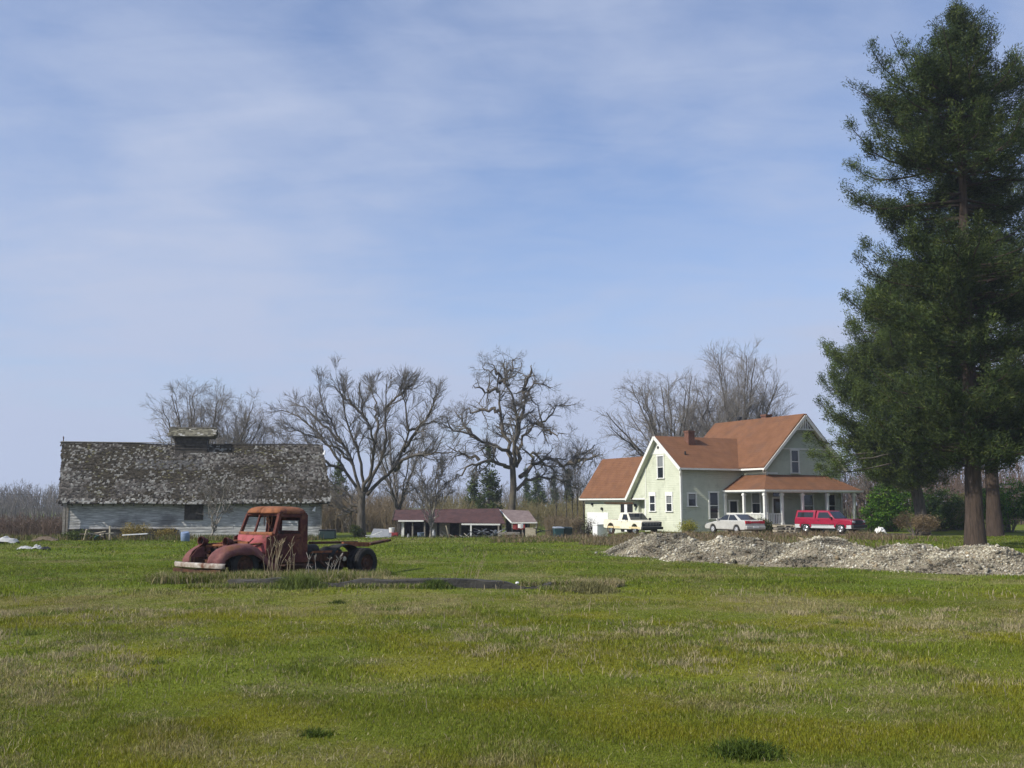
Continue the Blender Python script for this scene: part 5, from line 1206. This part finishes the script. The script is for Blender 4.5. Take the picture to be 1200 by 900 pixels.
simple('browntwig', [(.3, (.10, .075, .06)), (.7, (.17, .12, .095))], .3, .95)
simple('greytwig', [(.3, (.12, .11, .105)), (.7, (.20, .185, .17))], .2, .95)
simple('willow', [(.3, (.15, .125, .055)), (.7, (.21, .175, .08))], .2, .95)
thicket('tan_thicket', X(365, 118), X(470, 118), 112, 126, 4.4, 900, 101, None, 'tantwig')
thicket('bramble_thicket', X(-60, 70), X(84, 70), 66, 82, 1.5, 1400, 102, None, 'browntwig')
thicket('distant_woodland', X(-160, 170), X(120, 170), 150, 210, 6.2, 1100, 103, None, 'greytwig')
thicket('distant_woodland', X(90, 230), X(760, 230), 215, 300, 8.0, 1300, 104, None, 'greytwig')
thicket('willow_thicket', X(500, 140), X(720, 140), 130, 165, 3.8, 1100, 105, None, 'willow')
thicket('tan_thicket', X(960, 120), X(1320, 120), 98, 135, 6.5, 1200, 106, None, 'browntwig')
thicket('distant_woodland', X(700, 200), X(1500, 200), 160, 260, 8.0, 1100, 107, None, 'greytwig')
thicket('tan_thicket', X(640, 104), X(680, 104), 100, 108, 2.0, 420, 108, None, 'tantwig')
# ------------------------------------------------------------------ gravel heaps
def heap(label, px, py, Y, rx, ry, h, ns, seed, rot=0, group='gravel heaps'):
    r = np.random.default_rng(seed); b = at(px, py, Y); b.z = G(b.x, Y) - .04
    n = 40; g = np.linspace(-1, 1, n); A, B = np.meshgrid(g, g)
    def hz(a, c): 
        d = np.sqrt(a * a + c * c) * (1 + .22 * (fbm(a * 2 + seed, c * 2, 3, seed) - .5) * 2)
        return h * np.clip(1 - d ** 1.5, -.15, 1) * (.80 + .55 * (fbm(a * 3 + seed, c * 3, 4, seed + 1) - .35)) 
    Zh = hz(A, B); V = np.stack([A.ravel() * rx, B.ravel() * ry, Zh.ravel()], 1)
    i = np.arange((n - 1) * n).reshape(n - 1, n)[:, :-1].ravel(); F = np.stack([i, i + 1, i + 1 + n, i + n], 1)
    base = np.array([.21, .18, .13]); tone = fbm(A.ravel() * 3 + seed, B.ravel() * 4, 4, seed + 5)
    col = base * (.55 + .9 * tone)[:, None]
    # stones
    a = r.uniform(-1, 1, ns); c = r.uniform(-1, 1, ns); a, c = a * 1.12, c * 1.12; k = (a * a + c * c < .95) | ((a * a + c * c < 1.25) & (r.uniform(0, 1, ns) < .35)); a, c = a[k], c[k]; ns = len(a)
    s = r.gamma(1.5, .011, ns) + .009; s = np.minimum(s, .14); z = np.maximum(hz(a, c), .02); s = np.where(r.uniform(0, 1, ns) < .012, s * 2.2, s)
    oct_ = np.array([[1, 0, 0], [-1, 0, 0], [0, 1, 0], [0, -1, 0], [0, 0, 1], [0, 0, -1]], float)
    ocf = np.array([[0, 2, 4], [2, 1, 4], [1, 3, 4], [3, 0, 4], [2, 0, 5], [1, 2, 5], [3, 1, 5], [0, 3, 5]])
    an = r.uniform(0, 2 * np.pi, ns); ca, sa = np.cos(an), np.sin(an)
    sh = oct_[None] * r.uniform(.6, 1.2, (ns, 6, 1)) * np.stack([r.uniform(.8, 1.5, ns), r.uniform(.7, 1.1, ns), r.uniform(.5, .9, ns)], 1)[:, None] * s[:, None, None]
    sx = sh[:, :, 0] * ca[:, None] - sh[:, :, 1] * sa[:, None]; sy = sh[:, :, 0] * sa[:, None] + sh[:, :, 1] * ca[:, None]
    ti = r.normal(0, .4, (ns, 1)); sz = sh[:, :, 2] + sx * ti
    S = np.stack([sx + (a * rx)[:, None], sy + (c * ry)[:, None], sz + (z + s * .35)[:, None]], 2)
    dk = fbm(a * 3 + seed, c * 4, 4, seed + 5); pal = np.array([[.37, .34, .255], [.29, .26, .19], [.50, .47, .385], [.18, .16, .12], [.24, .19, .12]])
    pc = pal[r.choice(5, ns, p=[.3, .3, .16, .14, .10])] * r.uniform(.7, 1.2, (ns, 1)) * (.30 + 1.0 * np.clip((dk - .30) * 2.6, 0, 1))[:, None]
    V2 = np.concatenate([V, S.reshape(-1, 3)]); F2 = (ocf[None] + (np.arange(ns) * 6)[:, None, None]).reshape(-1, 3) + len(V)
    o = np_mesh('gravel_heap', V2, [F, F2], M['stone'], col=np.concatenate([col, np.repeat(pc, 6, 0)])); o.location = b; o.rotation_euler = (0, 0, rot)
    return tag(o, label, 'gravel heap', group)
heap('pale gravel heap at the left end of the row, in front of the cream pickup', 778, 652, 43.5, 2.7, 2.6, 1.10, 22000, 1)
heap('long gravel heap right of the leftmost one, in front of the pale sedan', 868, 658, 39.4, 3.3, 2.7, 1.06, 24000, 2)
heap('gravel heap with a darker earthy hollow in the middle of the row', 965, 660, 36.6, 3.2, 2.7, 1.04, 24000, 3)
heap('broad gravel heap in front of the laurel, second from the right end', 1062, 664, 34.6, 3.0, 2.6, .98, 24000, 4)
heap('gravel heap at the right end of the row in front of the thick fir trunk', 1155, 668, 33.0, 2.9, 2.4, .92, 24000, 5)
weeds('heap_weeds', None, 26000, (X(560, 48), X(1120, 48)), (44, 58), (.06, .36), [(.25, .19, .115), (.2, .15, .1), (.3, .24, .15), (.12, .11, .05)], .03, .75, keep=lambda x, y: (rg.uniform(0, 1, len(x)) < np.clip((19 - x) / 7, .06, 1)) & (x > 2.0 + (y - 46) * .2) & (y > 46 + np.clip(9 - x, 0, 5) * 1.0 - np.clip(x - 12, 0, 9) * .7), patch=.40)
weeds('yard_weeds', None, 20000, (X(590, 64), X(1040, 66)), (58, 68.5), (.08, .44), [(.25, .19, .115), (.2, .15, .1), (.3, .24, .15), (.16, .1, .075), (.12, .12, .05)], .035, .8, patch=.45, keep=lambda x, y: ((x > 6.5) | (y < 63)) & (rg.uniform(0, 1, len(x)) < .35 + .65 * (fbm(x * .5, y * .5, 3, 17) > .5)))
weeds('bank_weeds', None, 9000, (X(575, 60), X(730, 60)), (55, 62), (.04, .22), [(.22, .17, .10), (.27, .21, .12), (.12, .13, .04), (.09, .11, .03)], .04, .35, patch=.45)
weeds('barn_weeds', None, 9000, (X(-40, 60), X(385, 60)), (58.8, 62.0), (.08, .40), [(.2, .17, .09), (.24, .19, .1), (.1, .12, .03), (.12, .14, .04)], .04, .35, patch=.47)
weeds('shed_weeds', None, 6000, (X(450, 84), X(640, 84)), (80, 93), (.10, .45), [(.2, .17, .09), (.1, .13, .03), (.12, .14, .04)], .05, .35, patch=.5)
# ------------------------------------------------------------------ low open shed
Y = 94; e = at(472, 632, Y); gzS = G(e.x, Y)
SH = thing('open_shed', 'long low open fronted shed with a dark red metal roof', 'shed', (e.x, Y, gzS), R(2))
kx = lambda px: (X(px, Y) - e.x)
L_ = kx(588)
w_ = MB(); w_.box(0, L_, 4.2, 4.3, 0, 2.3); w_.box(-.05, .05, 0, 4.3, 0, 1.75); w_.prism([(0, 1.75), (2.2, 2.6), (4.3, 1.75)], lambda a, b, t: (t, a, b), -.05, .05)
w_.box(L_ - .05, L_ + .05, 1, 4.3, 0, 1.8); w_.box(kx(505), kx(512), .25, .32, 0, 1.7); w_.box(kx(515), kx(527), .2, .27, 0, 1.7); w_.box(kx(538), kx(540), .2, 4, 0, 1.7)
w_.build('wall', M['greywood'], SH)
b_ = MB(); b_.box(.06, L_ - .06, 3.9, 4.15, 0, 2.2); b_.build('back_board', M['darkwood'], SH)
rr = MB()
rr.plate([(-.9, -.55, 1.72), (kx(500), -.55, 1.72), (kx(500), 2.2, 2.66), (-.9, 2.2, 2.66)], .06)
rr.plate([(kx(500), -.85, 1.55), (L_ + .3, -.85, 1.42), (L_ - .2, 2.2, 2.80), (kx(500), 2.2, 2.662)], .06)
rr.plate([(-.9, 2.2, 2.66), (L_ - .2, 2.2, 2.80), (L_, 4.8, 1.72), (-.9, 4.8, 1.72)], .06)
sr = rr.build('roof', M['maroonroof'], SH)
t = MB(); t.beam((-.95, -.62, 1.66), (-.95, 2.2, 2.6), .05, .18); t.beam((-.95, 2.2, 2.6), (-.95, 4.9, 1.64), .05, .18); t.build('barge_board', M['darkwood'], sr)
t = MB(); t.beam((-.4, -.60, 1.66), (kx(497), -.60, 1.66), .05, .14); t.build('fascia', M['trim'], sr); t = MB(); t.beam((kx(541), -.95, 1.36), (kx(586), -.95, 1.33), .08, .14); t.build('fascia', M['trim'], sr)
for px, z_ in ((484, 1.6), (498, 1.6), (552, 1.35), (584, 1.35)):
    p = MB(); yy = -.9 if px in (552, 584) else -.3; p.box(kx(px) - .07, kx(px) + .07, yy - .07, yy + .07, 0, z_); p.build('post', M['trim' if px == 552 else 'greywood'], SH)
p = MB(); p.box(-.12, .12, -.15, .05, 0, 1.65); p.build('post', M['trim'], SH)
# lean-to stall on the right
Y2 = 95; e2 = at(590, 632, Y2); g2 = G(e2.x, Y2); LT = thing('lean_to', 'small lean to stall with faded pink roof at the right end of the shed', 'shed', (e2.x, Y2, g2), R(2))
kx2 = lambda px: X(px, Y2) - e2.x
p = MB(); p.plate([(kx2(599), -.7, 1.5), (kx2(629), -.7, 1.52), (kx2(621), 2.2, 2.55), (kx2(585), 2.2, 2.70)], .06); lr = p.build('roof', M['pinkroof'], LT)
t = MB(); t.beam((kx2(599), -.74, 1.46), (kx2(585), 2.2, 2.68), .08, .1); t.build('fascia', M['trim'], lr); t = MB(); t.beam((kx2(599), -.76, 1.44), (kx2(629), -.76, 1.46), .06, .1); t.build('fascia', M['trim'], lr)
for px, yy in ((600, -.6), (612, -.6), (628, -.6), (594, 2.0), (620, 2.0)): p = MB(); p.box(kx2(px) - .06, kx2(px) + .06, yy - .06, yy + .06, 0, 1.46 + (yy > 0) * .9); p.build('post', M['greywood'], LT)
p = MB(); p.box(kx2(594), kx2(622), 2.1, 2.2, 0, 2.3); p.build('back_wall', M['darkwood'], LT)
p = MB(); p.box(kx2(615), kx2(627), -.8, -.72, .1, 1.0); p.build('front_board', M['palewood'], LT)
p = MB(); p.box(kx2(585), kx2(609), -.95, -.25, .40, .62); p.box(kx2(586), kx2(588), -.9, -.3, 0, .4); p.box(kx2(606), kx2(608), -.9, -.3, 0, .4); o = p.build('workbench', M['greywood'], loc=(e2.x, Y2 - 1.2, g2)); tag(o, 'long grey workbench in front of the lean to stall', 'bench')
p = MB(); p.grid([[(.0 + .16 * i, -.05 * math.sin(i), 1.4 - .14 * j - .03 * math.sin(i * 1.7 + j)) for i in range(8)] for j in range(5)]); o = p.build('hanging_cloth', M['redthing'], loc=(e2.x + kx2(601), Y2 - .62, g2), solid=.02); tag(o, 'red cloth hanging under the front of the pink roofed stall', 'cloth')
p = MB(); p.grid([[(.0 + .12 * i, -.05 * math.sin(i), 1.36 - .1 * j - .03 * math.sin(i * 1.7 + j)) for i in range(5)] for j in range(5)]); o = p.build('hanging_cloth', M['white'], loc=(e2.x + kx2(607), Y2 - .85, g2), solid=.02); tag(o, 'white cloth hanging beside the red one under the stall roof', 'cloth')
# ------------------------------------------------------------------ containers and clutter
def ground_at(px, Y): x_ = X(px, Y); return (x_, Y, G(x_, Y))
def lathe_thing(name, label, cat, px, Y, prof, mat, n=18, group=None, rot=0, lid=None, dz=0):
    l = ground_at(px, Y); mb = MB(); mb.lathe(prof, (0, 0, 0), n=n); o = mb.build(name, M[mat], loc=(l[0], l[1], l[2] + dz), smooth=40); o.rotation_euler = (rot, 0, 0); tag(o, label, cat, group)
    if lid:
        q = MB(); q.lathe(lid[0], (0, 0, 0), n=n); q.build('lid', M[lid[1]], o, smooth=40)
    return o
def bin_(label, px, Y, w_, h, mat, lidmat):
    l = ground_at(px, Y); root = thing('trash_bin', label, 'trash bin', (l[0], l[1], l[2] - .02), R(12), 'trash bins')
    mb = MB(); a, c = w_ / 2 * .82, w_ / 2; mb.hexa([(-a, -a, 0), (a, -a, 0), (a, a, 0), (-a, a, 0), (-c, -c, h), (c, -c, h), (c, c, h), (-c, c, h)]); mb.build('body', M[mat], root, bevel=.03)
    mb = MB(); mb.hexa([(-c - .04, -c - .06, h), (c + .04, -c - .06, h), (c + .04, c + .04, h), (-c - .04, c + .04, h), (-c * .9, -c * .8, h + .10), (c * .9, -c * .8, h + .10), (c * .9, c, h + .14), (-c * .9, c, h + .14)]); mb.build('lid', M[lidmat], root, bevel=.02)
    for s in (-1, 1): mb = MB(); mb.lathe([(.001, -.04), (.12, -.04), (.12, .04), (.001, .04)], (s * a * .9, a, .12), (1, 0, 0), 14); mb.build('wheel', M['rubber'], root)
    mb = MB(); mb.tube([(-c * .8, c + .02, h - .02), (-c * .8, c + .12, h), (c * .8, c + .12, h), (c * .8, c + .02, h - .02)], .025, 6); mb.build('handle', M['blackmetal'], root)
bin_('grey lidded teal trash bin left of the dark one beside the house wing', 654, 88, .84, 1.02, 'teal', 'greyplastic'); bin_('dark green trash bin right of the teal one beside the house wing', 664.5, 88.6, .78, 1.0, 'darkgreen', 'darkgreen')
lathe_thing('blue_drum', 'pale blue plastic drum lying tilted in the grass before the barn', 'drum', 219, 58, [(.001, 0), (.22, 0), (.245, .05), (.255, .27), (.245, .5), (.22, .54), (.17, .55), (.001, .54)], 'bluebarrel', rot=R(12), dz=.0)
lathe_thing('white_pail', 'white pail standing at the right corner of the barn', 'pail', 357, 59.5, [(.001, 0), (.19, 0), (.22, .5), (.24, .52), (.2, .53), (.001, .50)], 'white')
l = ground_at(384, 60.8); mb = MB(); mb.hexa([(-.6, -.4, 0), (.56, -.4, 0), (.56, .4, 0), (-.6, .4, 0), (-.47, -.32, .55), (.53, -.32, .55), (.53, .32, .55), (-.47, .32, .55)]); tk = mb.build('stock_tank', M['darkgreen'], loc=l, bevel=.08, rz=R(8), smooth=40)
tag(tk, 'dark upturned tub lying in the grass between the barn and the broad oak', 'tub'); mb = MB(); mb.box(-.5, .56, -.35, .35, .54, .58); mb.build('rim', M['blackmetal'], tk, bevel=.02)
# scrap pile by the oak
l = ground_at(441, 78.5); root = thing('scrap_pile', 'pile of grey sheets and pale boards at the foot of the broad oak', 'scrap pile', l, R(5))
mb = MB(); mb.plate([(-.5, -.4, .1), (1.1, -.5, .12), (1.0, .5, .75), (-.2, .6, .8)], .05); mb.plate([(-.1, -.6, .02), (1.2, -.7, .03), (1.2, .2, .45), (.1, .2, .55)], .04); mb.build('sheet', M['greymetal'], root)
mb = MB(); mb.beam((-.9, -.75, .08), (.5, -.6, .62), .12, .06); mb.beam((-.75, -.8, .3), (.35, -.68, .35), .1, .05); mb.build('board', M['white'], root)
l = ground_at(455, 80); mb = MB(); mb.hexa([(-.35, -.2, 0), (.35, -.2, 0), (.35, .2, 0), (-.35, .2, 0), (-.22, -.15, .25), (.3, -.15, .2), (.3, .15, .2), (-.22, .15, .25)]); o = mb.build('orange_tarp', M['orangething'], loc=l, bevel=.05); tag(o, 'small crumpled orange tarp in the grass right of the scrap pile', 'tarp')
# objects at the left end of the shed
l = ground_at(459, 92); root = thing('cart', 'black and red handcart below the white tub at the left end of the shed', 'cart', l, 0)
mb = MB(); mb.box(-.62, .62, -.35, .35, .32, .62); mb.build('bed', M['redthing'], root, bevel=.02); mb = MB(); mb.box(-.64, .64, -.37, .37, .18, .33); mb.build('frame', M['blackmetal'], root)
for sx in (-.4, .4): mb = MB(); mb.lathe([(.001, -.06), (.2, -.06), (.2, .06), (.001, .06)], (sx, -.38, .2), (0, 1, 0), 16); mb.build('wheel', M['rubber'], root)
o = lathe_thing('white_tub', 'white tub sitting on the handcart at the left end of the shed', 'tub', 459.5, 92, [(.001, 0), (.22, 0), (.27, .42), (.29, .43), (.25, .44), (.001, .3)], 'white', dz=.62)
lathe_thing('blue_tub', 'pale blue white tub on the ground inside the left bay of the shed', 'tub', 493.5, 92.5, [(.001, 0), (.26, 0), (.33, .58), (.35, .6), (.3, .6), (.001, .2)], 'bluebarrel')
lathe_thing('milk_can', 'pale milk can standing right of the slim tree trunk by the shed', 'can', 508.5, 92.4, [(.001, 0), (.17, 0), (.18, .55), (.1, .72), (.1, .85), (.14, .88), (.001, .9)], 'greymetal')
lathe_thing('milk_can', 'pale milk can on the bare ground under the shed eave left of the blue tub', 'can', 479, 92.6, [(.001, 0), (.12, 0), (.13, .3), (.08, .42), (.1, .5), (.001, .5)], 'greymetal')
def sticks(name, label, cat, px, Y, n, seed, mats, size=(1.2, .6, .5)):
    r_ = random.Random(seed); l = ground_at(px, Y); root = thing(name, label, cat, l, 0)
    for nm, mt, cnt in mats:
        mb = MB()
        for k in range(cnt):
            c = Vector((r_.uniform(-1, 1) * size[0] / 2, r_.uniform(-1, 1) * size[1] / 2, r_.uniform(.05, 1) * size[2])); d = Vector((r_.gauss(0, 1), r_.gauss(0, .6), r_.gauss(0, .45))).normalized() * r_.uniform(.2, .55) * size[0]
            c.z = max(c.z, abs(d.z) / 2 + .05); mb.beam(c - d / 2, c + d / 2, r_.uniform(.05, .16), r_.uniform(.03, .08))
        mb.build(nm, M[mt], root)
    return root
sticks('junk_pile', 'tangle of pale pipes and frames in front of the right bays of the shed', 'junk pile', 573, 89.5, 14, 3, (('pipe', 'greymetal', 12), ('board', 'greywood', 6)), (3.0, 1.0, .8))
sticks('junk_pile', 'low clutter of pale scraps between the shed posts', 'junk pile', 534, 91, 14, 4, (('board', 'palewood', 5), ('scrap', 'greymetal', 6), ('red_scrap', 'redthing', 2)), (2.6, .8, .35))
sticks('junk_pile', 'dark clutter standing right of the pink roofed stall', 'junk pile', 637, 93, 9, 5, (('frame', 'blackmetal', 9),), (1.8, .8, .9))
sticks('board_pile', 'heap of brown and pale boards by the left part of the barn', 'board pile', 118, 59.2, 10, 6, (('board', 'palewood', 5), ('dark_board', 'darkwood', 6), ('teal_tarp', 'teal', 2)), (1.7, .9, .5))
l = ground_at(160, 60.3); root = thing('plank_trestle', 'long white plank resting on low trestles along the barn foundation', 'plank', l, R(8))
mb = MB(); mb.beam((-.72, 0, .30), (.72, 0, .38), .28, .06); mb.build('plank', M['white'], root)
for sx in (-.5, .5): mb = MB(); mb.beam((sx, -.15, 0), (sx, 0, .31), .06, .06); mb.beam((sx, .15, 0), (sx, 0, .31), .06, .06); mb.build('trestle', M['darkwood'], root)
def crumple(name, label, cat, px, Y, sx, sy, h, mat, seed):
    r_ = np.random.default_rng(seed); l = ground_at(px, Y); n = 9; rows = []
    for j in range(n):
        row = []
        for i in range(n):
            a, c = -1 + 2 * i / (n - 1), -1 + 2 * j / (n - 1); q = max(0, 1 - (abs(a) ** 2.2 + abs(c) ** 2.2) / 1.6)
            row.append((a * sx + r_.normal(0, .04) * sx, c * sy + r_.normal(0, .04) * sy, h * q * r_.uniform(.55, 1.15)))
        rows.append(row)
    mb = MB(); mb.grid(rows); o = mb.build(name, M[mat], loc=l, solid=.015); return tag(o, label, cat)
crumple('scrap_sheet', 'crumpled pale grey sheet metal at the far left edge of the field', 'scrap sheet', 9, 55, .7, .4, .42, 'greywhite', 1)
crumple('plastic_bag', 'larger white bag lying in the grass at the far left', 'bag', 33, 48, .34, .22, .16, 'greywhite', 2)
crumple('plastic_bag', 'smaller white bag right of the larger one at the far left', 'bag', 46.5, 48, .2, .18, .2, 'greywhite', 3)
crumple('rubber_scrap', 'black rubber scrap in the grass beside the two white bags', 'scrap', 56, 47, .24, .2, .16, 'black', 4)
crumple('rubbish_heap', 'mixed tan rubbish heap between the far left scrap and the barn', 'rubbish', 56, 58.5, .7, .35, .28, 'dirt', 5)
crumple('white_tarp', 'small white tarp heap in front of the laurel right of the crimson pickup', 'tarp', 1030, 73, .36, .3, .5, 'white', 6)
# stacked pallets / lumber near the porch steps
l = ground_at(918, 69.5); root = thing('pallet_stack', 'stack of weathered pallets before the porch left of the crimson pickup', 'pallet stack', l, R(-4))
for k in range(4):
    mb = MB(); z0 = k * .17 + .02; s = .03 * (-1) ** k
    for j in range(6): mb.box(-.68 + s, .68 + s, -.55 + j * .2, -.41 + j * .2, z0 + .11, z0 + .135)
    for x_ in (-.6, 0, .6): mb.box(x_ - .05 + s, x_ + .05 + s, -.55, .6, z0, z0 + .107)
    mb.build('pallet', M['palewood' if k % 2 else 'greywood'], root)
v = place(8.2, -5.2, 0); mb = MB(); mb.lathe([(.001, 0), (.32, 0), (.36, .1), (.36, .85), (.3, 1.0), (.001, 1.05)], (0, 0, 0), n=16); o = mb.build('dark_barrel', M['darkgreen'], loc=(v.x, v.y, 0), smooth=40); tag(o, 'dark barrel against the porch between the pallets and the crimson pickup', 'barrel')
# white box beside the cream pickup
l = ground_at(703, 80); root = thing('white_freezer', 'white discarded chest freezer beside the rear of the cream pickup', 'freezer', l, R(27)); mb = MB(); mb.box(-.5, .5, -.35, .35, .05, .95); mb.build('body', M['doorwhite'], root, bevel=.03); mb = MB(); mb.box(-.52, .52, -.37, .37, .955, 1.06); mb.build('lid', M['white'], root, bevel=.03)
# power line passing behind the barn
for k, px in enumerate((-260, 210)):
    l = ground_at(px, 120); root = thing('utility_pole', ['wooden utility pole far left carrying a single wire', 'wooden utility pole hidden behind the barn carrying the end of the wire'][k], 'utility pole', l, 0, 'utility poles')
    mb = MB(); mb.tube([(0, 0, 0), (0, 0, 4.9)], [.15, .11], 8); mb.build('pole', M['greywood'], root); mb = MB(); mb.beam((-.8, 0, 4.6), (.8, 0, 4.6), .1, .1); mb.build('crossarm', M['greywood'], root)
a, b = Vector(ground_at(-260, 120)), Vector(ground_at(210, 120)); pts = [a.lerp(b, k / 24) + Vector((0, 0, 4.75 - 1.2 * 4 * (k / 24) * (1 - k / 24) * .35)) for k in range(25)]
mb = MB(); mb.tube(pts, .02, 5); o = mb.build('power_line', M['blackmetal']); tag(o, 'thin dark power line crossing the sky left of the barn', 'power line')
# ------------------------------------------------------------------ air
HAZE = .00042
m, nt, b = newmat('haze'); nt.nodes.remove(b); v = N(nt, 'ShaderNodeVolumePrincipled'); v.inputs['Density'].default_value = HAZE; v.inputs['Color'].default_value = (.80, .87, 1, 1); v.inputs['Anisotropy'].default_value = .2
nt.links.new(v.outputs[0], nt.nodes['Material Output'].inputs['Volume'])
M['haze'] = m
mb = MB(); mb.box(-655, 655, -125, 655, -4, 42); o = mb.build('haze', m); tag(o, kind='stuff')
